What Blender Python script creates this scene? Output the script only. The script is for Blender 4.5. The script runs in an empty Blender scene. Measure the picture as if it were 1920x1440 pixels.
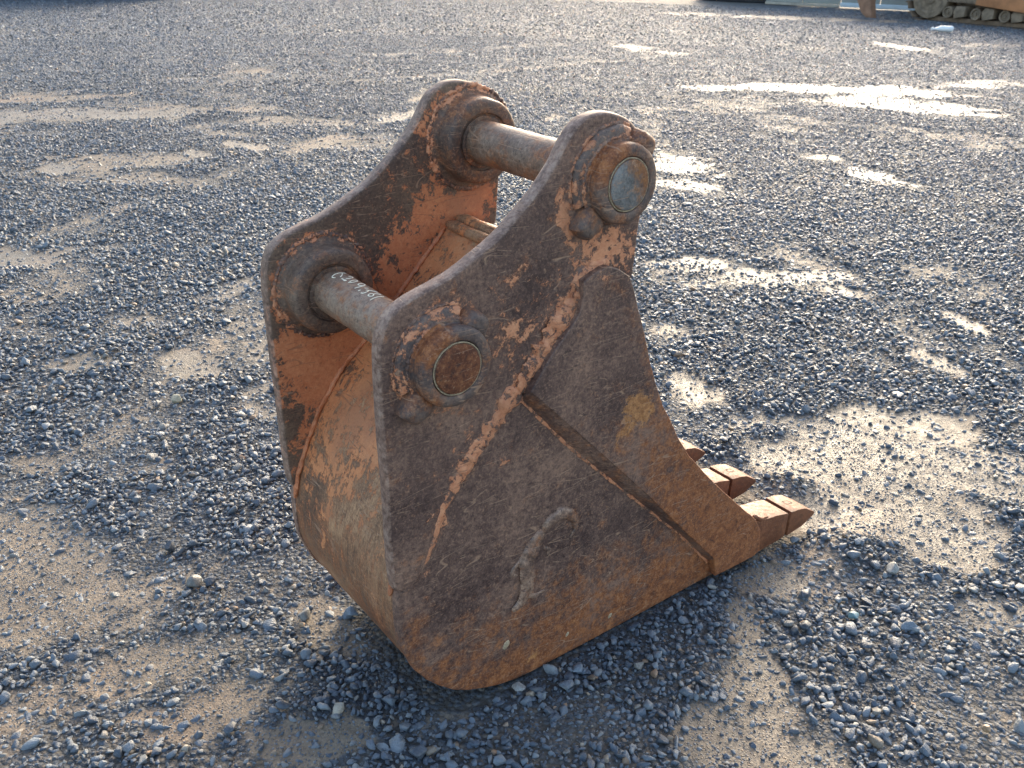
import bpy, bmesh, math, random
import numpy as np
from mathutils import Vector, Matrix
from mathutils.geometry import delaunay_2d_cdt
random.seed(7)
rng = np.random.default_rng(11)
scene = bpy.context.scene
COL = scene.collection

# ------------------------------------------------------------------ camera
CAM = Vector((-0.80506, -1.17386, 1.46612))
RIGHT = Vector((0.79587213, -0.60507466, 0.02173051))
DOWN = Vector((-0.25023064, -0.36139364, -0.89820892))
FWD = Vector((0.55133672, 0.7094218, -0.43903134))
cam_data = bpy.data.cameras.new('camera')
cam = bpy.data.objects.new('camera', cam_data)
COL.objects.link(cam)
M = Matrix((RIGHT, -DOWN, -FWD)).transposed().to_4x4()
M.translation = CAM
cam.matrix_world = M
cam_data.sensor_width = 36.0
cam_data.lens = 36.0 * 1702.83 / 1920.0
cam_data.clip_start = 0.05
cam_data.clip_end = 2000.0
scene.camera = cam
cam_data.dof.use_dof = True
cam_data.dof.focus_distance = 1.85
cam_data.dof.aperture_fstop = 11.0

# ------------------------------------------------------------------ sky and sun
SUN_AZ = 54.0        # degrees from +Y towards +X
SUN_EL = 18.0
world = bpy.data.worlds.new('World')
scene.world = world
world.use_nodes = True
wn = world.node_tree.nodes
bg = wn['Background']
sky = wn.new('ShaderNodeTexSky')
sky.sky_type = 'NISHITA'
sky.sun_disc = False
sky.sun_elevation = math.radians(SUN_EL)
sky.sun_rotation = math.radians(SUN_AZ)
sky.air_density = 1.0
sky.dust_density = 3.0
sky.ozone_density = 0.7
world.node_tree.links.new(sky.outputs[0], bg.inputs['Color'])
bg.inputs['Strength'].default_value = 0.15
S = Vector((math.sin(math.radians(SUN_AZ)) * math.cos(math.radians(SUN_EL)),
            math.cos(math.radians(SUN_AZ)) * math.cos(math.radians(SUN_EL)),
            math.sin(math.radians(SUN_EL))))
sun_data = bpy.data.lights.new('sun', 'SUN')
sun_data.energy = 1.0
sun_data.angle = math.radians(24.0)
sun_data.color = (1.0, 0.90, 0.76)
sun = bpy.data.objects.new('sun', sun_data)
COL.objects.link(sun)
sun.rotation_euler = S.to_track_quat('Z', 'Y').to_euler()
sun.location = S * 50

vs = scene.view_settings
vs.view_transform = 'Standard'
vs.look = 'None'
vs.exposure = 1.85
vs.gamma = 1.0
vs.use_curve_mapping = False

# ------------------------------------------------------------------ numeric noise
def _hash(ix, iy, seed):
    h = (ix.astype(np.int64) * 374761393 + iy.astype(np.int64) * 668265263 + seed * 1442695041) & 0xFFFFFFFF
    h = ((h ^ (h >> 13)) * 1274126177) & 0xFFFFFFFF
    h = (h ^ (h >> 16)) & 0xFFFFFF
    return h / float(0xFFFFFF)

def vnoise(x, y, seed=0):
    x = np.asarray(x, float); y = np.asarray(y, float)
    ix = np.floor(x); iy = np.floor(y)
    fx = x - ix; fy = y - iy
    fx = fx * fx * (3 - 2 * fx); fy = fy * fy * (3 - 2 * fy)
    a = _hash(ix, iy, seed); b = _hash(ix + 1, iy, seed)
    c = _hash(ix, iy + 1, seed); d = _hash(ix + 1, iy + 1, seed)
    return (a * (1 - fx) + b * fx) * (1 - fy) + (c * (1 - fx) + d * fx) * fy

def fbm(x, y, scale, octv=4, seed=0):
    v = 0.0; amp = 0.5; tot = 0.0
    for o in range(octv):
        v = v + amp * vnoise(np.asarray(x) * scale * 2 ** o + 17.3 * o, np.asarray(y) * scale * 2 ** o - 9.1 * o, seed + o)
        tot += amp; amp *= 0.5
    return v / tot

# ------------------------------------------------------------------ node helper
class NT:
    def __init__(self, name):
        self.mat = bpy.data.materials.new(name)
        self.mat.use_nodes = True
        self.t = self.mat.node_tree
        self.b = self.t.nodes['Principled BSDF']
    def new(self, typ, **kw):
        n = self.t.nodes.new(typ)
        for k, v in kw.items(): setattr(n, k, v)
        return n
    def put(self, sock, v):
        if isinstance(v, bpy.types.NodeSocket): self.t.links.new(v, sock)
        elif isinstance(v, (tuple, list)):
            sock.default_value = tuple(v) if len(v) != 3 or sock.type == 'VECTOR' else (*v, 1.0)
        else: sock.default_value = v
    def coords(self): return self.new('ShaderNodeTexCoord').outputs['Object']
    def pos(self): return self.new('ShaderNodeNewGeometry').outputs['Position']
    def mapping(self, vec, scale=(1, 1, 1), rot=(0, 0, 0), loc=(0, 0, 0)):
        n = self.new('ShaderNodeMapping')
        self.put(n.inputs['Vector'], vec)
        n.inputs['Scale'].default_value = scale; n.inputs['Rotation'].default_value = rot
        n.inputs['Location'].default_value = loc
        return n.outputs[0]
    def noise(self, vec, scale, detail=4, rough=0.55, dist=0.0):
        n = self.new('ShaderNodeTexNoise')
        self.put(n.inputs['Vector'], vec)
        n.inputs['Scale'].default_value = scale; n.inputs['Detail'].default_value = detail
        n.inputs['Roughness'].default_value = rough; n.inputs['Distortion'].default_value = dist
        return n.outputs['Fac']
    def voro(self, vec, scale, feature='F1', out='Distance', rand=1.0):
        n = self.new('ShaderNodeTexVoronoi', feature=feature)
        self.put(n.inputs['Vector'], vec); n.inputs['Scale'].default_value = scale
        n.inputs['Randomness'].default_value = rand
        return n.outputs[out]
    def math(self, op, a, b=0.0, c=0.0, clamp=False):
        n = self.new('ShaderNodeMath', operation=op); n.use_clamp = clamp
        for i, v in enumerate((a, b, c)): self.put(n.inputs[i], v)
        return n.outputs[0]
    def step(self, v, lo, hi):
        n = self.new('ShaderNodeMapRange', interpolation_type='SMOOTHSTEP')
        self.put(n.inputs['Value'], v)
        n.inputs['From Min'].default_value = lo; n.inputs['From Max'].default_value = hi
        return n.outputs[0]
    def rng(self, v, lo, hi, a, b):
        n = self.new('ShaderNodeMapRange')
        self.put(n.inputs['Value'], v)
        n.inputs['From Min'].default_value = lo; n.inputs['From Max'].default_value = hi
        n.inputs['To Min'].default_value = a; n.inputs['To Max'].default_value = b
        return n.outputs[0]
    def mix(self, f, a, b):
        n = self.new('ShaderNodeMix', data_type='RGBA')
        self.put(n.inputs[0], f); self.put(n.inputs[6], a); self.put(n.inputs[7], b)
        return n.outputs[2]
    def ramp(self, f, stops):
        n = self.new('ShaderNodeValToRGB')
        self.put(n.inputs[0], f)
        r = n.color_ramp
        while len(r.elements) < len(stops): r.elements.new(0.5)
        for e, (p, c) in zip(r.elements, stops):
            e.position = p; e.color = (*c, 1.0)
        return n.outputs[0]
    def attr(self, name, typ='GEOMETRY'):
        n = self.new('ShaderNodeAttribute', attribute_type=typ); n.attribute_name = name
        return n.outputs['Fac']
    def bump(self, h, strength=0.5, dist=0.002, normal=None):
        n = self.new('ShaderNodeBump')
        self.put(n.inputs['Height'], h)
        n.inputs['Strength'].default_value = strength; n.inputs['Distance'].default_value = dist
        if normal is not None: self.put(n.inputs['Normal'], normal)
        return n.outputs[0]
    def done(self, color, rough, bump=None, metal=0.0, spec=0.5):
        self.put(self.b.inputs['Base Color'], color)
        self.put(self.b.inputs['Roughness'], rough)
        self.put(self.b.inputs['Metallic'], metal)
        self.put(self.b.inputs['Specular IOR Level'], spec)
        if bump is not None: self.put(self.b.inputs['Normal'], bump)
        return self.mat

# ------------------------------------------------------------------ materials
def steel(name, paint0=0.0, rust0=0.0, dark=((.062, .033, .027), (.145, .082, .061), (.30, .172, .115)),
          paint=((.50, .17, .078), (.70, .32, .165)), rust=((.11, .036, .016), (.255, .086, .031), (.42, .165, .060)),
          streak=False, rough=(.46, .72), chipscale=44.0, edgewear=.62, grain=1.0):
    m = NT(name); P = m.coords()
    A = lambda *v: v[0] if len(v) == 1 else m.math('ADD', v[0], A(*v[1:]))
    T = lambda a, k: m.math('MULTIPLY', a, k)
    C = lambda n, k: T(m.math('SUBTRACT', n, .5), k)
    n1 = m.noise(P, 5.0, 6, .6); n2 = m.noise(P, chipscale, 10, .7, .4)
    n3 = m.noise(P, 210.0, 4, .7); n4 = m.noise(P, 15.0, 8, .66, .3); n5 = m.noise(P, 95.0, 5, .75)
    if streak:
        Q = m.mapping(P, (80, 80, 8), (0, math.radians(18), 0))
        st = m.noise(Q, 1.0, 8, .68)
        n2 = A(T(st, .6), T(n2, .4)); n5 = A(T(m.noise(m.mapping(P, (260, 260, 16), (0, math.radians(14), 0)), 1.0, 5, .7), .6), T(n5, .4))
    # brown mill skin: fine mottle over slow changes of tone
    base = m.ramp(A(T(n1, .42), T(n5, .38), T(n3, .20)), [(.41, dark[0]), (.50, dark[1]), (.59, dark[2])])
    rc = m.ramp(A(T(n2, .40), T(n5, .35), T(n3, .25)), [(.40, rust[0]), (.5, rust[1]), (.60, rust[2])])
    rv = A(m.attr('rust'), rust0)
    rm = m.step(A(rv, C(n4, 1.6), C(n2, 1.2), C(n3, .5)), .17, .78)
    col = m.mix(rm, base, rc)
    # ochre crust where the plate carries a thick rust patch
    pt = m.step(A(m.attr('crust'), C(n2, 1.7), C(n3, .6)), .45, .66)
    col = m.mix(T(pt, .85), col, m.ramp(n5, [(.40, (.30, .115, .034)), (.60, (.54, .25, .09))]))
    # tan dust lying in the pores, dark pits
    sp = m.step(A(n3, C(n4, .35)), .575, .66)
    col = m.mix(T(sp, .55 * grain), col, (.36, .205, .125))
    dk = m.step(A(m.noise(P, 130.0, 4, .75, .4), C(n4, -.3)), .57, .67)
    col = m.mix(T(dk, .6 * grain), col, (.034, .021, .019))
    # long scratches in several directions: hairlines broken up by noise
    tot = None
    for ang, sx, sz, w, sd in ((24, 2.2, 17, .010, .0), (-38, 2.6, 21, .012, 3.1), (68, 2.0, 15, .009, 7.7), (-75, 3.2, 26, .013, 11.3)):
        q = m.mapping(P, (sx, 1.5, sz), (0, math.radians(ang), 0), (sd, sd, sd))
        wq = m.new('ShaderNodeVectorMath', operation='ADD')
        nn = m.new('ShaderNodeTexNoise'); m.put(nn.inputs['Vector'], q); nn.inputs['Scale'].default_value = .8; nn.inputs['Detail'].default_value = 2
        m.put(wq.inputs[0], q); m.put(wq.inputs[1], nn.outputs['Color'])
        d = m.voro(wq.outputs[0], 1.0, 'DISTANCE_TO_EDGE')
        ln = m.math('SUBTRACT', 1.0, m.step(d, w * .35, w))
        ln = T(ln, m.step(m.noise(m.mapping(P, (1, 1, 1), (0, 0, 0), (sd * 2, 1, sd)), 13.0, 4, .65), .52, .60))
        tot = ln if tot is None else m.math('MAXIMUM', tot, ln)
    scr = T(tot, .6 * grain)
    col = m.mix(scr, col, (.44, .26, .16))
    # paint: intact islands with chipped rims, a thin rubbed film round them
    pv = A(m.attr('paint'), paint0)
    ps = A(pv, C(n2, 1.6), C(n4, 1.0), C(n3, .45))
    pm = m.step(ps, .485, .535)
    thin = T(m.step(ps, .34, .52), .24)
    pc = m.ramp(A(T(n4, .35), T(n5, .65)), [(.38, paint[0]), (.62, paint[1])])
    pc = m.mix(T(m.step(n1, .47, .66), .5), pc, (.30, .135, .075))
    pc = m.mix(T(dk, .45), pc, (.10, .05, .035))
    pc = m.mix(T(tot, .4), pc, (.15, .085, .06))
    col = m.mix(thin, col, (.40, .16, .078))
    col = m.mix(pm, col, pc)
    # rubbed edges: pale brownish steel showing through
    em = m.step(A(m.attr('edge'), C(n4, 1.3), C(n2, 1.2)), .40, .85)
    col = m.mix(T(em, edgewear), col, m.ramp(A(T(n2, .5), T(n5, .5)), [(.40, (.12, .062, .042)), (.5, (.30, .185, .135)), (.60, (.48, .34, .26))]))
    # pale mud film; also the warm light patch painted on the wrapper
    film = T(m.step(A(m.attr('dust_glow'), C(n4, 1.1), C(n5, .7)), .35, .80), .6)
    col = m.mix(film, col, (.44, .27, .15))
    r = A(m.rng(n5, .35, .65, rough[0], rough[1]), T(rm, .10))
    h = A(T(pm, .45), T(n2, .35), T(n5, .45), T(n3, .35), T(scr, -.6))
    return m.done(col, r, m.bump(h, .7, .0022), 0.0, .42)

M_PLATE = steel('worn_plate')
M_INNER = steel('worn_inner_plate', paint=((.48, .14, .055), (.64, .25, .11)), dark=((.075, .045, .034), (.135, .084, .056), (.22, .14, .09)))
M_CUT = steel('rusty_cutter')
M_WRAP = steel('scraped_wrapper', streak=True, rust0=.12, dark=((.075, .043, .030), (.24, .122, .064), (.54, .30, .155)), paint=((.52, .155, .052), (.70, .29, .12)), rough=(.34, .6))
M_PIN = steel('worn_pin', paint0=-.6, rust0=.06, edgewear=0, dark=((.12, .072, .050), (.22, .140, .095), (.36, .25, .175)), rough=(.40, .62))
M_BOSS = steel('worn_boss', dark=((.066, .042, .033), (.130, .082, .058), (.22, .146, .10)), rust0=.12)
M_COLLAR = steel('worn_collar', dark=((.060, .043, .040), (.115, .078, .065), (.19, .13, .098)), rust0=.14)
M_WELD = steel('painted_weld', paint0=.58, rust0=.3, chipscale=50.0)
M_BEAD = steel('rusty_weld', rust0=.22, paint0=0.0)
M_SCAR = steel('burnt_weld', rust0=.22, dark=((.08, .05, .042), (.24, .145, .10), (.50, .32, .22)), rough=(.26, .45))
M_RUSTEND = steel('rusty_pin_end', rust0=1.2, paint0=-1, rust=((.060, .019, .010), (.155, .050, .021), (.28, .11, .045)), rough=(.6, .8))
M_GREYEND = steel('bare_pin_end', rust0=.12, paint0=-1, dark=((.08, .076, .072), (.15, .143, .134), (.26, .245, .225)), rust=((.12, .042, .015), (.24, .09, .03), (.34, .15, .05)), rough=(.45, .65))

def tooth_mat():
    m = NT('tooth_rust'); P = m.coords()
    n1 = m.noise(P, 14, 6, .6); n2 = m.noise(P, 90, 5, .62); n3 = m.noise(P, 350, 3, .6)
    v = m.math('ADD', m.math('MULTIPLY', n1, .45), m.math('MULTIPLY', n2, .55))
    c = m.ramp(v, [(.36, (.090, .028, .012)), (.5, (.175, .058, .023)), (.64, (.27, .102, .043))])
    c = m.mix(m.math('MULTIPLY', m.step(n3, .58, .68), .5), c, (.42, .22, .11))
    return m.done(c, m.rng(n2, .3, .7, .5, .72), m.bump(m.math('ADD', n2, m.math('MULTIPLY', n3, .5)), .5, .0016))
M_TOOTH = tooth_mat()

def plain(name, c, rough=.6, var=.25, sc=12.0, metal=0.0):
    m = NT(name); P = m.coords(); n = m.noise(P, sc, 6, .6)
    a = tuple(x * (1 - var) for x in c); b = tuple(min(1, x * (1 + var)) for x in c)
    return m.done(m.ramp(n, [(.35, a), (.65, b)]), rough, m.bump(n, .3, .01), metal)
M_CHALK = plain('white_marker', (.93, .82, .62), .6, .06, 200)
M_GAP = plain('dark_groove', (.03, .015, .01), .8)
M_SPOT = plain('pale_scab', (.40, .30, .19), .8, .4, 300)

# gravel stones: each one takes its tint from its own tone value
def gravel_mat():
    m = NT('gravel_stone'); P = m.coords()
    t = m.attr('tone', 'INSTANCER')
    c = m.ramp(t, [(0.0, (.050, .069, .096)), (.30, (.080, .106, .142)), (.60, (.130, .162, .200)), (.82, (.205, .232, .255)),
                   (.90, (.21, .205, .19)), (.93, (.20, .155, .11)), (.965, (.32, .19, .11)), (1.0, (.42, .38, .31))])
    n = m.noise(P, 1.3, 5, .65); n2 = m.noise(P, 6.0, 3, .6)
    c = m.mix(m.math('MULTIPLY', m.step(n, .48, .66), .40), c, (.225, .195, .160))
    c = m.mix(m.math('MULTIPLY', m.step(n2, .58, .7), .3), c, (.24, .25, .26))
    return m.done(c, m.rng(n, .3, .7, .30, .56), m.bump(m.math('ADD', n, m.math('MULTIPLY', n2, .5)), .35, .1), 0, .55)
M_GRAVEL = gravel_mat()

def ground_mat():
    m = NT('gravel_yard'); P = m.pos()
    mud = m.attr('mud'); wet = m.attr('wet')
    n1 = m.noise(P, 3.0, 7, .6); n2 = m.noise(P, 22.0, 6, .62); n3 = m.noise(P, 130.0, 4, .6); n0 = m.noise(P, .35, 5, .55)
    P2 = m.mapping(P, (1, 1, 0))
    vd = m.voro(P2, 85.0); vc = m.voro(P2, 85.0, 'F1', 'Color')
    sep = m.new('ShaderNodeSeparateColor'); m.put(sep.inputs[0], vc)
    tone = sep.outputs[0]
    pk0 = m.noise(P, 60.0, 6, .72)
    fd = m.voro(P2, 130.0); fc = m.new('ShaderNodeSeparateColor'); m.put(fc.inputs[0], m.voro(P2, 130.0, 'F1', 'Color'))
    # stone-coloured fines between and far beyond the loose stones
    stone = m.ramp(tone, [(0, (.050, .069, .096)), (.35, (.080, .106, .142)), (.65, (.130, .162, .200)), (.88, (.205, .232, .255)), (.94, (.24, .19, .14)), (1, (.36, .31, .25))])
    stone = m.mix(m.step(vd, .45, .70), stone, (.075, .068, .060))
    # shade in the gaps between loose near stones, painted dark into the ground
    ln = m.new('ShaderNodeVectorMath', operation='LENGTH'); m.put(ln.inputs[0], P)
    near = m.math('SUBTRACT', 1.0, m.step(ln.outputs['Value'], 7.0, 15.0))
    stone = m.mix(m.math('MULTIPLY', near, .62), stone, (.030, .029, .029))
    stone = m.mix(m.math('MULTIPLY', m.step(n0, .46, .64), .25), stone, (.22, .185, .145))
    mudc = m.ramp(m.math('ADD', m.math('MULTIPLY', n1, .35), m.math('ADD', m.math('MULTIPLY', n2, .35), m.math('MULTIPLY', n3, .3))), [(.38, (.092, .072, .053)), (.5, (.185, .146, .106)), (.66, (.30, .240, .172))])
    mudc = m.mix(m.math('MULTIPLY', m.step(fd, .42, .34), m.math('MULTIPLY', m.step(fc.outputs[0], .50, .56), .85)), mudc, m.ramp(fc.outputs[1], [(0, (.07, .08, .095)), (.6, (.12, .13, .14)), (.8, (.30, .19, .11)), (1, (.40, .30, .2))]))
    mm = m.step(m.math('ADD', mud, m.math('ADD', m.math('MULTIPLY', m.math('SUBTRACT', n2, .5), .9), m.math('MULTIPLY', m.math('SUBTRACT', n1, .5), .7))), .30, .52)
    mudc = m.mix(m.math('MULTIPLY', m.step(pk0, .54, .66), .6), mudc, (.075, .060, .048))
    mudc = m.mix(m.math('MULTIPLY', m.step(m.noise(P, 1.3, 4, .6), .50, .64), .38), mudc, (.25, .165, .105))
    col = m.mix(mm, stone, mudc)
    ww = m.step(m.math('ADD', wet, m.math('ADD', m.math('MULTIPLY', m.math('SUBTRACT', n2, .5), .5), m.math('MULTIPLY', m.math('SUBTRACT', n1, .5), 1.0))), .35, .85)
    wm = m.math('MULTIPLY', ww, mm)
    col = m.mix(m.math('MULTIPLY', wm, .35), col, (.085, .074, .058))
    r = m.mix(wm, m.mix(mm, (.80, .80, .80), (.72, .72, .72)), m.ramp(n2, [(.35, (.40, .40, .40)), (.65, (.66, .66, .66))]))
    hs = m.math('MULTIPLY', m.math('SUBTRACT', 1.0, m.math('MULTIPLY', vd, 1.5)), m.math('SUBTRACT', 1.0, mm))
    h = m.math('ADD', m.math('MULTIPLY', hs, .9), m.math('MULTIPLY', n3, m.mix(wm, (.35, .35, .35), (.16, .16, .16))))
    pk = m.noise(P, 48.0, 6, .7)
    h = m.math('ADD', h, m.math('ADD', m.math('MULTIPLY', n2, .8), m.math('MULTIPLY', pk, .9)))
    cr = m.math('SUBTRACT', 1.0, m.step(fd, .10, .34))
    h = m.math('ADD', h, m.math('MULTIPLY', cr, .35))
    return m.done(col, r, m.bump(h, .85, .009), 0, .5)
M_GROUND = ground_mat()

# ------------------------------------------------------------------ mesh helpers
def link(o, parent=None):
    COL.objects.link(o)
    if parent is not None: o.parent = parent
    return o

def make(name, V, F, mat, parent=None, attrs=None, sharp=40, origin=None, smooth=True, recalc=True):
    me = bpy.data.meshes.new(name)
    V = np.asarray(V, float)
    me.from_pydata(V.tolist(), [], [tuple(int(i) for i in f) for f in F])
    if recalc:
        bm = bmesh.new(); bm.from_mesh(me)
        bmesh.ops.recalc_face_normals(bm, faces=bm.faces)
        bm.to_mesh(me); bm.free()
    if smooth:
        me.shade_smooth()
        me.set_sharp_from_angle(angle=math.radians(sharp))
    if attrs:
        co = np.empty(len(me.vertices) * 3); me.vertices.foreach_get('co', co); co = co.reshape(-1, 3)
        for k, fn in attrs.items():
            a = me.attributes.new(k, 'FLOAT', 'POINT')
            a.data.foreach_set('value', np.asarray(fn(co), np.float32).ravel() if callable(fn) else np.full(len(co), fn, np.float32))
    me.materials.append(mat)
    o = bpy.data.objects.new(name, me)
    link(o, parent)
    if origin is not None: o.location = origin
    return o

def tag(o, label, cat, group=None, kind=None):
    o['label'] = label; o['category'] = cat
    if group: o['group'] = group
    if kind: o['kind'] = kind
    return o

def empty(name, loc, label, cat, group=None):
    o = bpy.data.objects.new(name, None)
    o.empty_display_size = .2
    o.location = loc
    COL.objects.link(o)
    return tag(o, label, cat, group)

def resample(pts, step, closed=True):
    pts = [np.array(p, float) for p in pts]; out = []
    n = len(pts)
    for i in range(n if closed else n - 1):
        a, b = pts[i], pts[(i + 1) % n]
        k = max(1, int(math.ceil(np.linalg.norm(b - a) / step)))
        for j in range(k): out.append(a + (b - a) * j / k)
    if not closed: out.append(pts[-1])
    return np.array(out)

def chaikin(pts, it=1, closed=True):
    p = np.array(pts, float)
    for _ in range(it):
        if closed:
            q = np.roll(p, -1, 0)
            p = np.stack([p * .75 + q * .25, p * .25 + q * .75], 1).reshape(-1, p.shape[1])
        else:
            a, b = p[:-1], p[1:]
            m_ = np.stack([a * .75 + b * .25, a * .25 + b * .75], 1).reshape(-1, p.shape[1])
            p = np.vstack([p[:1], m_, p[-1:]])
    return p

def area2(p): return .5 * np.sum(p[:, 0] * np.roll(p[:, 1], -1) - np.roll(p[:, 0], -1) * p[:, 1])

def inset(p, d):
    a = np.roll(p, 1, 0); b = np.roll(p, -1, 0)
    t1 = p - a; t2 = b - p
    t1 /= np.linalg.norm(t1, axis=1)[:, None] + 1e-9; t2 /= np.linalg.norm(t2, axis=1)[:, None] + 1e-9
    n = np.stack([-(t1 + t2)[:, 1], (t1 + t2)[:, 0]], 1)
    n /= np.linalg.norm(n, axis=1)[:, None] + 1e-9
    cosb = np.clip(n[:, 0] * -t1[:, 1] + n[:, 1] * t1[:, 0], .45, 1)
    return p + n * (d / cosb)[:, None]

def wobble(V, amp=.0012, seed=3, scale=7.0):
    V[:, 1] += (fbm(V[:, 0], V[:, 2], scale, 3, seed) - .5) * 2 * amp
    return V

def plate(name, outline, y0, y1, mat, parent, bev0=.006, bev1=.004, step=.014, smooth_it=0, fine=(True, False), attrs=None, wob=.0012, rough_edge=.0010, seed=1, sharp=50, edge=1.0):
    p = chaikin(outline, smooth_it) if smooth_it else np.array(outline, float)
    p = resample(p, step)
    if area2(p) < 0: p = p[::-1]
    # hand-cut, battered edge
    e = (fbm(p[:, 0] * 1.0, p[:, 1] * 1.0, 45.0, 3, seed) - .5) * 1.1 * rough_edge
    p = inset(p, 0.0) if rough_edge == 0 else p + (inset(p, 1.0) - p) * e[:, None]
    rings = [(bev0, y0), (bev0 * .55, y0 + bev0 * .12), (bev0 * .15, y0 + bev0 * .5), (0, y0 + bev0), (0, y1 - bev1), (bev1 * .3, y1 - bev1 * .3), (bev1, y1)]
    n = len(p); V = []; F = []
    for d, y in rings:
        q = inset(p, d)
        V += [(a[0], y, a[1]) for a in q]
    for r in range(len(rings) - 1):
        for i in range(n):
            j = (i + 1) % n
            F.append((r * n + i, r * n + j, (r + 1) * n + j, (r + 1) * n + i))
    for cap, r in ((0, 0), (1, len(rings) - 1)):
        q = np.array([(V[r * n + i][0], V[r * n + i][2]) for i in range(n)])
        pts = [Vector(a) for a in q]
        if fine[cap]:
            lo, hi = q.min(0), q.max(0); s = step * 1.0
            gx, gz = np.meshgrid(np.arange(lo[0], hi[0], s), np.arange(lo[1], hi[1], s))
            g = np.stack([gx.ravel(), gz.ravel()], 1) + (rng.random((gx.size, 2)) - .5) * s * .5
            ins = np.zeros(len(g), bool); mind = np.full(len(g), 9.0)
            for i in range(n):
                a, b = q[i], q[(i + 1) % n]
                c = (a[1] > g[:, 1]) != (b[1] > g[:, 1])
                with np.errstate(divide='ignore', invalid='ignore'):
                    xi = (b[0] - a[0]) * (g[:, 1] - a[1]) / (b[1] - a[1] + 1e-15) + a[0]
                ins ^= c & (g[:, 0] < xi)
                mind = np.minimum(mind, np.hypot(g[:, 0] - a[0], g[:, 1] - a[1]))
            pts += [Vector(a) for a in g[ins & (mind > s * .6)]]
        res = delaunay_2d_cdt(pts, [(i, (i + 1) % n) for i in range(n)], [], 1, 1e-6)
        idx = {}
        for k, (co, orig) in enumerate(zip(res[0], res[3])):
            o = [t for t in orig if t < n]
            if o: idx[k] = r * n + o[0]
            else:
                idx[k] = len(V); V.append((co[0], rings[r][1], co[1]))
        for f in res[2]: F.append(tuple(idx[k] for k in f))
    V = np.array(V, float)
    if wob: V = wobble(V, wob, seed)
    ed = np.zeros(len(V)); ed[:n * len(rings)] = edge; ed[:n] = .15 * edge; ed[n:2 * n] = .6 * edge; ed[n * (len(rings) - 1):n * len(rings)] = .15 * edge
    at = dict(attrs or {}); at['edge'] = lambda co: ed
    return make(name, V, F, mat, parent, at, sharp)

def lathe(name, prof, c, mat, parent, n=48, attrs=None, cap0=True, cap1=True, lump=0.0, seed=5, arc=None):
    V = []; F = []
    full = arc is None
    a0, a1 = (0, 2 * math.pi) if full else arc
    k = n if full else n + 1
    for r, y in prof:
        for i in range(k):
            a = a0 + (a1 - a0) * i / n
            rr = r + (0 if not lump else (vnoise(a * 4 + seed, y * 60 + seed, seed) - .5) * 2 * lump)
            V.append((c[0] + rr * math.cos(a), y + (0 if not lump else (vnoise(a * 3 + r * 90, 2.2, seed + 1) - .5) * lump), c[1] + rr * math.sin(a)))
    m = len(prof)
    for r in range(m - 1):
        for i in range(n):
            j = (i + 1) % k
            F.append((r * k + i, r * k + j, (r + 1) * k + j, (r + 1) * k + i))
    if full:
        if cap0: F.append(tuple(range(k)))
        if cap1: F.append(tuple((m - 1) * k + i for i in range(k)))
    else:
        F.append(tuple(r * k for r in range(m))); F.append(tuple(r * k + k - 1 for r in range(m)))
    return make(name, V, F, mat, parent, attrs, 38)

def tube(name, path, rad, mat, parent, seg=10, lump=.15, step=.006, flat=None, seed=2, attrs=None, ripple=0.0):
    """bead along a 3-D path; flat = (axis vector, factor) squashes it along that axis"""
    path = resample([np.array(p, float) for p in path], step, closed=False)
    rads = np.full(len(path), rad) if np.isscalar(rad) else np.interp(np.linspace(0, 1, len(path)), np.linspace(0, 1, len(rad)), rad)
    V = []; F = []
    up = np.array([0, 1.0, 0])
    for i, p in enumerate(path):
        t = path[min(i + 1, len(path) - 1)] - path[max(i - 1, 0)]; t /= np.linalg.norm(t) + 1e-9
        u = up - t * (up @ t)
        if np.linalg.norm(u) < .05: u = np.array([0, 0, 1.0]) - t * t[2]
        u /= np.linalg.norm(u); w = np.cross(t, u)
        end = min(1.0, (min(i, len(path) - 1 - i) + .6) / 2.5)
        for k in range(seg):
            a = 2 * math.pi * k / seg
            r = rads[i] * math.sqrt(end) * (1 + lump * 2 * (vnoise(i * .45 + seed, k * .7 + seed, seed) - .5) + ripple * math.sin(i * 1.9))
            d = u * math.cos(a) * (flat if flat else 1.0) + w * math.sin(a)
            V.append(p + d * r)
    n = len(path)
    for i in range(n - 1):
        for k in range(seg):
            F.append((i * seg + k, i * seg + (k + 1) % seg, (i + 1) * seg + (k + 1) % seg, (i + 1) * seg + k))
    F.append(tuple(range(seg))); F.append(tuple((n - 1) * seg + k for k in range(seg)))
    return make(name, V, F, mat, parent, attrs, 60)

def prism(name, prof, y0, y1, mat, parent, bev=.002, taper=None, attrs=None, origin=None, axis='y'):
    """side profile (x,z) swept in y, edges bevelled; taper(x) -> shrink of the half width"""
    bm = bmesh.new()
    p = np.array(prof, float)
    if area2(p) < 0: p = p[::-1]
    ym = (y0 + y1) / 2
    def yy(x, y):
        return y if taper is None else ym + (y - ym) * taper(x)
    a = [bm.verts.new((q[0], yy(q[0], y0), q[1])) for q in p]
    b = [bm.verts.new((q[0], yy(q[0], y1), q[1])) for q in p]
    bm.faces.new(a); bm.faces.new(b[::-1])
    for i in range(len(p)):
        j = (i + 1) % len(p)
        bm.faces.new((a[j], a[i], b[i], b[j]))
    bmesh.ops.recalc_face_normals(bm, faces=bm.faces)
    if bev: bmesh.ops.bevel(bm, geom=list(bm.edges), offset=bev, segments=2, profile=.6, affect='EDGES', clamp_overlap=True)
    bmesh.ops.triangulate(bm, faces=[f for f in bm.faces if len(f.verts) > 4])
    me = bpy.data.meshes.new(name); bm.to_mesh(me); bm.free()
    me.shade_smooth(); me.set_sharp_from_angle(angle=math.radians(35))
    me.materials.append(mat)
    o = bpy.data.objects.new(name, me)
    link(o, parent)
    if origin is not None: o.location = origin
    return o

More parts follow.
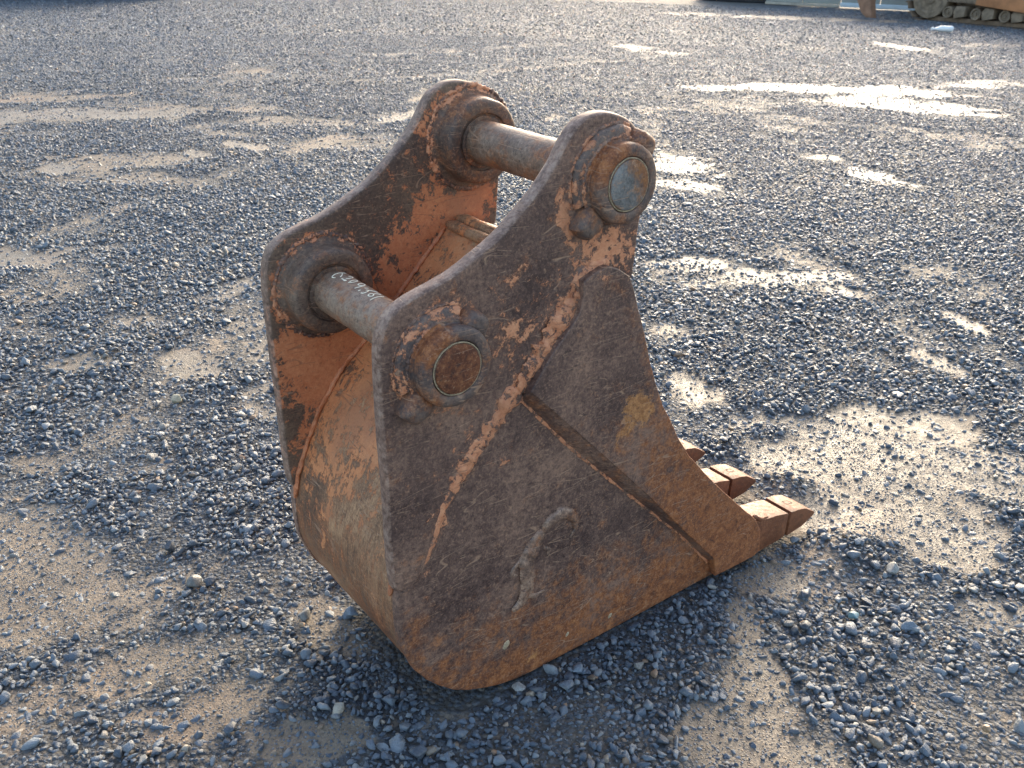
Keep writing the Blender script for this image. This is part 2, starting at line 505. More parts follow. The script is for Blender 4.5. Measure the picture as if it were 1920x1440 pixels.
def box(name, lo, hi, mat, parent, bev=.01):
    return prism(name, [(lo[0], lo[2]), (hi[0], lo[2]), (hi[0], hi[2]), (lo[0], hi[2])], lo[1], hi[1], mat, parent, bev)

def blobs(lst, base=0.0):
    def f(co):
        v = np.full(len(co), base)
        for x, z, sx, sz, rot, amp in lst:
            c, s = math.cos(math.radians(rot)), math.sin(math.radians(rot))
            dx, dz = co[:, 0] - x, co[:, 2] - z
            u = (dx * c + dz * s) / sx; w = (-dx * s + dz * c) / sz
            v = np.maximum(v, base + (amp - base) * np.exp(-.5 * (u * u + w * w) ** 1.5))
        return v
    return f
def ring(c, r, w, amp, base):
    return lambda co: base + (amp - base) * np.exp(-((np.hypot(co[:, 0] - c[0], co[:, 2] - c[1]) - r) / w) ** 2)
def fmax(*fs): return lambda co: np.maximum.reduce([f(co) for f in fs])

# ================================================================== THE BUCKET
ROOT = Vector((.32, .236, 0))
bucket = empty('excavator_bucket', ROOT, 'rusty worn excavator bucket with orange paint remains standing on the gravel in front', 'bucket')
class _P:                       # children keep yard coordinates in their meshes
    pass
def B(o):
    if o.parent == bucket: o.location = -ROOT
    return o

C1 = (.3215, 1.0856); C2 = (-.0414, .8267)     # pin axes
WID = .472
EAR = [(-.144, .380), (-.152, .388), (-.157, .449), (-.159, .616), (-.163, .723), (-.164, .822), (-.163, .862), (-.160, .885), (-.154, .905), (-.142, .924),
       (-.120, .940), (-.089, .952), (-.033, .967), (.002, .982), (.041, 1.002), (.078, 1.023), (.110, 1.049), (.146, 1.080), (.168, 1.103), (.190, 1.129),
       (.202, 1.149), (.213, 1.166), (.226, 1.183), (.242, 1.194), (.260, 1.202), (.285, 1.206), (.309, 1.204), (.332, 1.198), (.355, 1.188), (.373, 1.175),
       (.390, 1.157), (.405, 1.130), (.413, 1.091), (.412, 1.051), (.404, 1.013), (.400, .962), (.398, .909), (.394, .880), (.350, .890), (.329, .916), (.296, .908), (.268, .898),
       (.227, .850), (.174, .783), (.108, .718), (.036, .642), (-.036, .550), (-.083, .417), (-.110, .383), (-.124, .377)]
SIDE = [(.800, -.002), (.471, -.003), (.187, -.001), (.144, .003), (.101, .011), (.058, .025), (.018, .042), (-.021, .065), (-.055, .096), (-.084, .128),
        (-.113, .171), (-.130, .214), (-.142, .248), (-.146, .298), (-.146, .353), (-.133, .410), (-.106, .480), (-.070, .552), (-.014, .628), (.053, .686),
        (.134, .764), (.262, .888), (.340, .890), (.372, .860), (.395, .800), (.445, .690), (.530, .530), (.610, .410), (.700, .310), (.840, .180), (.890, .110), (.860, .010)]
CUTTER = [(.147, .714), (.309, .548), (.495, .355), (.640, .197), (.760, .069), (.775, .018), (.921, .014), (.950, .022), (.938, .085), (.905, .135), (.842, .192), (.761, .269), (.705, .324),
          (.653, .379), (.614, .421), (.568, .484), (.538, .536), (.508, .581), (.482, .636), (.455, .698), (.435, .757), (.410, .818), (.393, .862), (.378, .893),
          (.345, .915), (.318, .924), (.285, .916), (.262, .905), (.262, .874), (.256, .846), (.231, .815), (.198, .782), (.177, .756)]

CUTTER = [(x - .010, z + .008 if z > .05 else z) for x, z in CUTTER]
near_paint = fmax(blobs([(.215, 1.03, .014, .075, 14, .62), (.243, 1.07, .010, .05, 20, .62), (.31, .955, .075, .045, 0, .60), (.255, .895, .055, .022, 40, .62), (.36, .93, .04, .05, 0, .5),
                         (.17, .85, .10, .08, 30, .42), (.07, .90, .10, .05, 25, .36), (.16, .765, .12, .020, 43, .66), (.04, .64, .14, .016, 48, .56), (-.02, .90, .06, .03, 20, .4), (-.03, .60, .10, .02, 60, .42)], .16),
                  ring(C2, .093, .014, .46, .16), ring(C1, .10, .014, .36, .16))
far_paint = fmax(blobs([(-.05, .66, .085, .10, 0, .95), (.05, .72, .11, .07, 35, .85), (.20, .90, .10, .06, 40, .72), (.335, .955, .05, .05, 0, .72), (.26, .94, .08, .03, 0, .68),
                        (-.11, .50, .022, .12, 5, .55), (-.12, .72, .03, .12, 0, .48), (.39, .90, .02, .05, 0, .42), (-.03, .74, .10, .03, 0, .8)], .30),
                 ring(C1, .103, .012, .50, .30), ring(C2, .105, .014, .52, .30))
edge_rust = lambda co: .04 + .22 * fbm(co[:, 0], co[:, 2], 9.0, 3, 9)
E_IN = .442
for y0, y1, fine, mat, pf, sd, dust_glow in ((0.0, .030, (True, False), M_PLATE, near_paint, 21, 0.0), (E_IN, WID, (True, True), M_INNER, far_paint, 22, .1)):
    ear = B(plate('ear_plate', EAR, y0, y1, mat, bucket, bev0=.0065, bev1=.006, step=.013, smooth_it=1, fine=fine, seed=sd, rough_edge=.0013,
                  attrs={'paint': pf, 'rust': edge_rust, 'dust_glow': lambda co, d=dust_glow: d + .32 * np.clip((co[:, 2] - .95) * 3, 0, 1)}))
    if y0 == 0.0: near_ear = ear
    else: far_ear = ear

def side_rust(co):
    x, z = co[:, 0], co[:, 2]
    return np.clip(.72 - z * 2.1, 0, .66) + np.clip((x - .45) * .5, 0, .3) + .05 + .2 * np.exp(-((x + .12) / .03) ** 2)
side_crust = blobs([(.19, .045, .03, .016, 25, .62), (.30, .09, .05, .02, 25, .42), (.07, .09, .05, .02, -20, .36)], 0.0)
side_near = B(plate('side_plate', SIDE, .006, .027, M_PLATE, bucket, .003, .003, .015, 0, (True, False), seed=31, edge=.25,
                    attrs={'paint': blobs([(-.09, .40, .01, .03, 0, .45), (-.10, .34, .02, .02, 0, .3), (.10, .60, .05, .03, 45, .36), (-.06, .46, .012, .07, -30, .42)], .09), 'rust': side_rust, 'crust': side_crust}))
side_far = B(plate('side_plate', SIDE, .446, .467, M_PLATE, bucket, .003, .003, .02, 0, (False, False), seed=32, attrs={'paint': .3, 'rust': side_rust}))

def cut_rust(co):
    x, z = co[:, 0], co[:, 2]
    d = (x - .15) * .55 + (.75 - z) * .75
    return np.clip(d * 1.30 - .10, 0, .95) + .22 * np.exp(-((x - (.39 + (.8 - z) * .55)) / .03) ** 2)
cut_crust = blobs([(.425, .600, .048, .034, -35, .95), (.392, .560, .022, .05, -40, .55)], 0.0)
side_cut = []
for y0, y1, fine, sd in ((-.020, .010, (True, False), 41), (.462, .492, (False, True), 42)):
    o = B(plate('side_cutter', CUTTER, y0, y1, M_CUT, bucket, .003, .003, .014, 0, fine, seed=sd, rough_edge=.0016, edge=.28,
                attrs={'paint': blobs([(.29, .915, .03, .012, 0, .48)], .05), 'rust': cut_rust, 'crust': cut_crust}))
    side_cut.append(o)

# wrapper: one curved sheet from the lip under the heel and up between the ears
WR = [(.93, .006), (.80, .001), (.471, .000), (.187, .002), (.144, .006), (.101, .014), (.058, .028), (.018, .045), (-.021, .068), (-.053, .098), (-.082, .130),
      (-.110, .172), (-.127, .215), (-.139, .249), (-.143, .298), (-.143, .353), (-.130, .410), (-.103, .480), (-.067, .552), (-.011, .630), (.056, .690), (.134, .768), (.200, .838), (.258, .898)]
def wrapper():
    p = resample(chaikin(WR, 2, False), .012, False)
    t = np.gradient(p, axis=0); t /= np.linalg.norm(t, axis=1)[:, None]
    nrm = np.stack([-t[:, 1], t[:, 0]], 1)     # towards the inside
    q = p - nrm * -.016 if False else p + nrm * -.016
    # the path runs from the lip round the heel, so inside lies to its right
    ys = np.linspace(.026, .4475, 30); V = []; F = []
    n = len(p); k = len(ys)
    for surf in (p, q):
        for i in range(n):
            for y in ys: V.append((surf[i][0], y, surf[i][1]))
    idx = lambda s, i, j: s * n * k + i * k + j
    for i in range(n - 1):
        for j in range(k - 1):
            F.append((idx(0, i, j), idx(0, i, j + 1), idx(0, i + 1, j + 1), idx(0, i + 1, j)))
            F.append((idx(1, i, j), idx(1, i + 1, j), idx(1, i + 1, j + 1), idx(1, i, j + 1)))
    for i in range(n - 1):
        for j in (0, k - 1): F.append((idx(0, i, j), idx(0, i + 1, j), idx(1, i + 1, j), idx(1, i, j)))
    for j in range(k - 1):
        for i in (0, n - 1): F.append((idx(0, i, j), idx(0, i, j + 1), idx(1, i, j + 1), idx(1, i, j)))
    V = np.array(V)
    s = np.repeat(np.tile(np.arange(n), 2), k) * .012
    d = (fbm(s, V[:, 1], 6.0, 3, 77) - .5) * .005 * np.clip(np.minimum(V[:, 1] - .026, .4475 - V[:, 1]) / .05, 0, 1)
    nn = np.repeat(np.vstack([nrm, nrm]), k, 0)
    V[:, 0] += nn[:, 0] * d; V[:, 2] += nn[:, 1] * d
    pf = lambda co: .27 + .34 * np.clip((co[:, 2] - .22) / .35, 0, 1) - .10 * np.clip((.36 - co[:, 1]) / .3, 0, 1) * np.clip((.75 - co[:, 2]) * 4, 0, 1)
    df = lambda co: .10 + .42 * np.exp(-((co[:, 1] - .10) / .16) ** 2) * np.exp(-((co[:, 2] - .42) / .20) ** 2) + .5 * np.clip((co[:, 2] - .80) * 8, 0, 1)  # middle patch beside the near ear is warm light painted into the colour
    return make('back_wrapper', V, F, M_WRAP, bucket, {'paint': pf, 'dust_glow': df, 'rust': lambda co: .15 + .35 * np.clip((.45 - co[:, 2]) * 2.5, 0, 1)}, 50)
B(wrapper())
# reinforcing bars along the top edge of the wrapper
B(tube('top_bar', [(.262, .031, .908), (.262, .441, .908)], .013, M_WRAP, bucket, 12, .08, .012, attrs={'paint': .42, 'dust_glow': .25}))
B(tube('top_bar', [(.289, .031, .916), (.289, .441, .916)], .015, M_WRAP, bucket, 12, .08, .012, attrs={'paint': .42, 'dust_glow': .2}))
# fillet welds between wrapper and ears, inside
wp = [(x, z) for x, z in WR[15:]]
B(tube('weld_bead', [(x - .004, E_IN - .002, z + .002) for x, z in wp], .0055, M_INNER, bucket, 8, .35, .006, seed=12, attrs={'paint': .85}, ripple=.12))
B(tube('weld_bead', [(x - .004, .032, z + .002) for x, z in wp], .0055, M_INNER, bucket, 8, .35, .006, seed=13, attrs={'paint': .85}, ripple=.12))

# orange weld between near ear, side plate and cutter
def face_tube(pts, y, rad, mat, flat, seed, lump=.3, attrs=None, ripple=.1):
    return B(tube('weld_bead', [(x, y, z) for x, z in pts], rad, mat, bucket, 10, lump, .006, flat, seed, attrs, ripple))
face_tube([(.335, .928), (.300, .922), (.268, .908), (.258, .880), (.236, .848), (.190, .792), (.146, .748), (.118, .722)], .000, [.017, .024, .029, .031, .031, .029, .026, .021], M_WELD, .30, 51, .5)
face_tube([(.122, .727), (.060, .663), (-.006, .585), (-.048, .520), (-.066, .462), (-.086, .418)], .002, [.023, .020, .016, .011, .008, .004], M_WELD, .34, 52, .5)
face_tube([(-.082, .420), (-.098, .394), (-.118, .374), (-.142, .374)], .006, [.005, .005, .004, .003], M_BEAD, .6, 53)
# bevelled weld along the lower-left edge of the cutter
def bevel_weld(ya, yb, nm):
    a = resample([(.138, .721), (.299, .556), (.485, .363), (.630, .205), (.752, .076), (.765, .030)], .010, False)
    b = resample([(.131, .703), (.262, .554), (.439, .379), (.626, .197), (.770, .040), (.768, .004)], .010, False)
    n = 90
    A = np.array([[np.interp(t, np.linspace(0, 1, len(a)), a[:, i]) for i in (0, 1)] for t in np.linspace(0, 1, n)])
    Bq = np.array([[np.interp(t, np.linspace(0, 1, len(b)), b[:, i]) for i in (0, 1)] for t in np.linspace(0, 1, n)])
    V = []; F = []; K = 6
    for i in range(n):
        for k in range(K):
            t = k / (K - 1); bul = math.sin(math.pi * t) * .0022
            jit = (vnoise(i * .5, k * .9, 61) - .5) * .0024
            c = A[i] * (1 - t) + Bq[i] * t
            sgn = 1 if ya < yb else -1
            V.append((c[0] + (vnoise(i * .35, 3 + k * .2, 62) - .5) * .004 * t, ya + (yb - ya) * t - sgn * (bul + jit), c[1] + (vnoise(i * .35, 7, 63) - .5) * .004 * t))
    for i in range(n - 1):
        for k in range(K - 1): F.append((i * K + k, i * K + k + 1, (i + 1) * K + k + 1, (i + 1) * K + k))
    m0 = len(V)
    for i in range(n):                                   # hidden back, so the strip is a solid wedge
        V.append((A[i][0] + .004, (ya + yb) / 2 + (.010 if ya < yb else -.010), A[i][1] + .004))
    for i in range(n - 1):
        F.append((i * K, (i + 1) * K, m0 + i + 1, m0 + i)); F.append((i * K + K - 1, m0 + i, m0 + i + 1, (i + 1) * K + K - 1))
    F.append(tuple([k for k in range(K)] + [m0])); F.append(tuple([(n - 1) * K + k for k in range(K)] + [m0 + n - 1]))
    return B(make(nm, V, F, M_BEAD, bucket, {'rust': .1}, 60))
bevel_weld(-.019, .0065, 'weld_bead')
bevel_weld(.491, .466, 'weld_bead')
face_tube([(.128, .702), (.262, .552), (.439, .377), (.626, .195), (.770, .036)], .006, .0032, M_WELD, .5, 57, .6)

# pin bosses, collars, lugs and pins
def boss(c, y, d, ear):
    pr = [(.107, 0.0), (.105, .004), (.099, .0075), (.0945, .0085), (.0915, .011), (.0900, .016), (.0888, .030), (.0880, .046), (.0862, .0515), (.0825, .0545), (.078, .0555), (.0635, .0560), (.0605, .0545), (.0590, .0495), (.0545, .0485), (.0535, .0525), (.0500, .0530), (.046, .0525)]
    o = lathe('pin_boss', [(r, y + d * h) for r, h in pr], c, M_BOSS, ear, 64, {'paint': lambda co: .08 + .42 * np.exp(-((np.hypot(co[:, 0] - c[0], co[:, 2] - c[1]) - .101) / .007) ** 2), 'rust': .18, 'dust_glow': .12}, True, True, .0012, int(c[0] * 50) + 9)
    return o
for c in (C1, C2):
    boss(c, E_IN + .002, -1, far_ear)
    boss(c, .028, 1, near_ear)

def collar(c, y, d, ear, a0, a1, mat_paint):
    # base flange: a worn ring broken where the keeper bolt passes
    pr = [(.064, 0.0), (.097, .001), (.096, .006), (.092, .010), (.080, .012), (.064, .012)]
    lathe('flange_ring', [(r, y + d * h) for r, h in pr], c, M_COLLAR, ear, 40, {'paint': lambda co: .12 + mat_paint * np.exp(-((np.hypot(co[:, 0] - c[0], co[:, 2] - c[1]) - .094) / .008) ** 2) + .25 * np.exp(-((np.hypot(co[:, 0] - c[0], co[:, 2] - c[1]) - .079) / .006) ** 2)}, lump=.0018, seed=int(c[1] * 40), arc=(math.radians(a0), math.radians(a1)))
    pr = [(.0775, 0.0), (.0772, .0125), (.0755, .0145), (.0720, .0150), (.0705, .0165), (.0715, .0185), (.0720, .0200), (.0720, .0320), (.0705, .0360), (.0675, .0385), (.0620, .0400), (.0520, .0402), (.0500, .0390), (.0488, .0355), (.047, .032)]
    lathe('pin_collar', [(r, y + d * h * 1.12) for r, h in pr], c, M_COLLAR, ear, 64, {'rust': lambda co: .1 + .95 * np.exp(-(((np.arctan2(co[:, 2] - c[1], co[:, 0] - c[0]) - 2.35) / .55) ** 2)) * np.clip((np.hypot(co[:, 0] - c[0], co[:, 2] - c[1]) - .045) * 60, 0, 1), 'paint': lambda co: .45 * np.exp(-((np.abs(co[:, 1] - (y + d * .012))) / .004) ** 2)}, lump=.0008, seed=int(c[1] * 33))

def lug(c, ang, r0, r1, w, y, h, ear, seed):
    """rounded bolt lug lying on the ear beside the collar"""
    a = math.radians(ang); u = np.array([math.cos(a), math.sin(a)]); v = np.array([-u[1], u[0]])
    n, mth = 14, 22
    V = []; F = []
    L = (r1 - r0) / 2; ctr = np.array(c) + u * (r0 + r1) / 2
    lay = [(1.0, 0.0), (1.0, .35), (.96, .62), (.86, .84), (.66, .97), (.3, 1.0)]
    for s, t in lay:
        for i in range(mth):
            b = 2 * math.pi * i / mth
            # super-ellipse footprint
            cx, cz = math.copysign(abs(math.cos(b)) ** .62, math.cos(b)), math.copysign(abs(math.sin(b)) ** .62, math.sin(b))
            q = ctr + u * (cx * L * s) + v * (cz * w * s) * (1.0 if cx < 0 else .86)
            jit = (vnoise(b * 2.3 + seed, s * 5 + t, seed) - .5) * .004
            V.append((q[0] + jit, y + h * t + jit * .6, q[1] + jit))
    for k in range(len(lay) - 1):
        for i in range(mth):
            j = (i + 1) % mth
            F.append((k * mth + i, k * mth + j, (k + 1) * mth + j, (k + 1) * mth + i))
    F.append(tuple(range(mth))); F.append(tuple((len(lay) - 1) * mth + i for i in range(mth)))
    return make('bolt_lug', V, F, M_COLLAR, ear, {'paint': .14, 'rust': .2}, 45)
def ring_weld(c, r, y, rad, mat, ear, a0, a1, seed, attrs=None):
    pts = [(c[0] + r * math.cos(a), y, c[1] + r * math.sin(a)) for a in np.radians(np.linspace(a0, a1, 70))]
    tube('weld_bead', pts, rad, mat, ear, 8, .55, .004, .8, seed, attrs, .22)
for c in (C1, C2):
    ring_weld(c, .0985, .001, .0042, M_WELD, near_ear, 70, 206, 15, {'paint': -.12})
    ring_weld(c, .0775, -.0125, .0040, M_WELD, near_ear, 66, 212, 16, {'paint': -.16})
    ring_weld(c, .0775, -.0005, .0046, M_BEAD, near_ear, 240, 395, 18)
    ring_weld(c, .1065, E_IN - .0005, .0050, M_WELD, far_ear, 0, 359, 17, {'paint': -.10})
for c, mp in ((C1, .30), (C2, .42)):
    collar(c, -.0005, -1, near_ear, 72, 204, mp)
    lug(c, 49, .060, .100, .030, .001, -.034, near_ear, 3); lug(c, 226, .066, .122, .028, .001, -.032, near_ear, 8)
    collar(c, WID + .0005, 1, far_ear, 72, 204, mp)
    lug(c, 49, .060, .100, .030, WID - .001, .034, far_ear, 4); lug(c, 226, .066, .122, .028, WID - .001, .032, far_ear, 6)

for c, mend, lab in ((C1, M_GREYEND, None), (C2, M_RUSTEND, None)):
    pr = [(.0445, -.0455), (.0450, -.041)] + [(.0450 - .0008 * math.exp(-((y - .24) / .1) ** 2), y) for y in np.linspace(-.02, .49, 26)] + [(.0450, .513), (.0445, .5175)]
    pin = B(lathe('pin', pr, c, M_PIN, bucket, 48, {'rust': lambda co, c=c: .15 + .25 * (fbm(co[:, 1], np.arctan2(co[:, 2] - c[1], co[:, 0] - c[0]), 9, 3, 5)), 'dust_glow': lambda co, c=c: .34 * np.clip((co[:, 2] - c[1]) / .045, 0, 1)}, lump=.0007, seed=int(c[0] * 90) + 40))
    for y, d in ((-.0455, -1), (.5175, 1)):
        lathe('pin_end', [(.0445, y), (.0435, y + d * .0022), (.0415, y + d * .0030), (.024, y + d * .0036), (.008, y + d * .0038)], c, mend, pin, 40, {'rust': lambda co, c=c: .75 * np.clip((co[:, 0] - c[0]) / .05 + (co[:, 2] - c[1]) / .09, 0, 1)}, True, True, .0005)
    # narrow rim of old grease round the pin end
    lathe('grease_rim', [(.0455, -.0440), (.0466, -.0450), (.0476, -.0448), (.0482, -.0430)], c, M_SPOT, pin, 56, None, False, False, .0006, 14)
    if c is C2: pin2 = pin

# hand-written number in white marker on the lower pin
CH = [[(.3762, 66), (.3757, 76), (.3752, 89), (.3725, 104), (.369, 110), (.3631, 109.7), (.3591, 105.6)], [(.3742, 77), (.3592, 87.5), (.3533, 97.4)],
      [(.3493, 77.5), (.3567, 59.7), (.3428, 67.7), (.3362, 83.3), (.3391, 90.9)], [(.3444, 98.1), (.3363, 98.1), (.3284, 94.9), (.3309, 100.8), (.3386, 97.7)],
      [(.3183, 98.7), (.3135, 94.5), (.312, 82.7), (.3226, 67.6), (.3257, 73.2), (.3223, 86.3), (.3191, 94.9)],
      [(.2963, 87.2), (.3013, 81.6), (.3031, 69.5), (.2993, 64.3), (.2855, 77.8), (.2909, 86.7), (.2963, 87.2)], [(.2855, 77.8), (.2823, 92.7), (.285, 104.2)],
      [(.2715, 86.6), (.2701, 77.0)], [(.2699, 105.4), (.2685, 99.3)], [(.2573, 106.4), (.2511, 103.2), (.2521, 90.9), (.2571, 85.2), (.2614, 89.5)],
      [(.2571, 85.2), (.2511, 76.9), (.2436, 70.6)], [(.2371, 101.7), (.2409, 94.7), (.2366, 87.3), (.229, 91.8), (.2268, 98.6), (.2331, 102.5), (.2371, 101.7)],
      [(.2353, 87.2), (.2335, 79.1), (.2279, 73.1)], [(.2172, 111.3), (.2175, 99.1), (.2172, 87.9), (.2154, 74.5)]]
V = []; F = []
for st in CH:
    q = chaikin(np.array(st, float), 2, False)
    q[:, 1] = np.radians(q[:, 1]) * .0452
    q = resample(q, .0015, False)
    t = np.gradient(q, axis=0); t /= np.linalg.norm(t, axis=1)[:, None] + 1e-9
    w = .00125
    base = len(V)
    for i, (p, tt) in enumerate(zip(q, t)):
        ww = w * (.75 + .5 * vnoise(i * .3, base * .1, 5))
        for s, rr in ((-1, .0449), (-.6, .04555), (.6, .04555), (1, .0449)):
            y = p[0] - tt[1] * ww * s; a = (p[1] + tt[0] * ww * s) / .0452
            V.append((C2[0] + rr * math.cos(a), y, C2[1] + rr * math.sin(a)))
    for i in range(len(q) - 1):
        for k in range(3):
            F.append((base + i * 4 + k, base + i * 4 + k + 1, base + (i + 1) * 4 + k + 1, base + (i + 1) * 4 + k))
make('marker_number', V, F, M_CHALK, pin2, None, 60)

# lip, tooth adapters and teeth
B(prism('cutting_lip', [(.70, .004), (.915, .006), (.948, .022), (.930, .040), (.70, .036)], .0145, .4575, M_TOOTH, bucket, .003))
ADP = [(.80, .010), (.93, .004), (1.058, .008), (1.064, .018), (1.066, .082), (1.058, .087), (1.015, .098), (.975, .104), (.945, .110), (.905, .122), (.86, .128), (.80, .060)]
CAP = [(1.070, .010), (1.074, .086), (1.108, .081), (1.142, .071), (1.192, .040), (1.195, .033), (1.188, .028), (1.14, .013)]
def tooth(y0, first):
    ad = B(prism('tooth_adapter', ADP, y0, y0 + .084, M_TOOTH, bucket, .0035))
    w = .088
    cap = prism('tooth_tip', CAP, y0 - .002, y0 - .002 + w, M_TOOTH, ad, .0014, taper=lambda x: 1.0 - .10 * max(0, (x - 1.09) / .10))
    # stub of the adapter nose seen in the joint
    prism('nose_joint', [(1.060, .016), (1.076, .016), (1.076, .078), (1.060, .079)], y0 + .006, y0 + .078, M_GAP, ad, 0)
    # outlined wear mark sunk in the upper face of the tip
    slope = lambda x: np.interp(x, [1.074, 1.108, 1.142, 1.192], [.086, .081, .071, .040])
    loop = [(1.100, y0 + .034), (1.124, y0 + .034), (1.127, y0 + .042), (1.124, y0 + .050), (1.100, y0 + .050), (1.100, y0 + .034)]
    V = []; F = []
    q = resample(loop, .003, False); t = np.gradient(q, axis=0); t /= np.linalg.norm(t, axis=1)[:, None] + 1e-9
    for p, tt in zip(q, t):
        for s in (-1, 1):
            x, y = p[0] - tt[1] * .0010 * s, p[1] + tt[0] * .0010 * s
            V.append((x, y, slope(x) + .0007))
    for i in range(len(q) - 1): F.append((2 * i, 2 * i + 1, 2 * i + 3, 2 * i + 2))
    make('wear_mark', V, F, M_GAP, ad, None, 60, recalc=False)
    return ad
for k, y0 in enumerate((-.007, .199, .399)): tooth(y0, k == 0)
# lumps of weld where the near adapter meets the cutter
B(tube('weld_bead', [(.905, -.006, .138), (.940, -.004, .112), (.985, .000, .100)], [.006, .007, .003], M_TOOTH, bucket, 8, .4, .006, .7, 71))

# torn-off weld scar on the near side plate, and small scabs
scar = [(.128, .200), (.152, .216), (.168, .240), (.166, .275), (.160, .310), (.178, .345), (.203, .378)]
B(tube('weld_scar', [(x, .0068, z) for x, z in scar], [.013, .020, .018, .020, .022, .018, .013], M_SCAR, bucket, 12, .5, .006, .45, 81))
B(tube('weld_scar', [(x, .0055, z) for x, z in [(.200, .372), (.218, .394), (.245, .404), (.268, .394), (.288, .372), (.292, .345), (.278, .326)]], [.008, .014, .016, .014, .010, .006, .004], M_SCAR, bucket, 12, .2, .006, .75, 82))
B(tube('weld_scar', [(x, .0065, z) for x, z in [(.150, .328), (.128, .310), (.122, .296), (.140, .288)]], [.005, .006, .006, .003], M_SCAR, bucket, 10, .2, .006, .5, 83))
B(tube('weld_scar', [(x, .0065, z) for x, z in [(.160, .226), (.188, .212), (.213, .216)]], [.005, .007, .005], M_SCAR, bucket, 10, .2, .006, .5, 84))
B(tube('weld_scar', [(x, .0065, z) for x, z in [(.205, .330), (.222, .318), (.218, .300)]], [.004, .006, .003], M_SCAR, bucket, 10, .3, .006, .5, 85))
def scab(x, z, y, r, mat, rot=0.0):
    V = []; F = []
    for k, (s, h) in enumerate(((1, 0), (.8, .5), (.45, .9), (.1, 1))):
        for i in range(14):
            a = 2 * math.pi * i / 14; rr = r * s * (1 + .35 * (vnoise(i * .8, k * .6 + x * 40, 91) - .5))
            u, v = rr * math.cos(a) * .72, rr * math.sin(a) * 1.15
            V.append((x + u * math.cos(rot) - v * math.sin(rot), y - r * .22 * h, z + u * math.sin(rot) + v * math.cos(rot)))
    for k in range(3):
        for i in range(14): F.append((k * 14 + i, k * 14 + (i + 1) % 14, (k + 1) * 14 + (i + 1) % 14, (k + 1) * 14 + i))
    F.append(tuple(range(14))); F.append(tuple(42 + i for i in range(14)))
    return B(make('weld_scab', V, F, mat, bucket, {'rust': .6}, 60))
scab(.113, .117, .0062, .012, M_SPOT, -.5); scab(.288, .055, .0062, .006, M_SPOT, -.5); scab(.421, .043, .0062, .007, M_SPOT, -.6)
scab(.692, .258, -.0198, .009, M_TOOTH, -.7); scab(.833, .138, -.0198, .009, M_TOOTH, -.7)

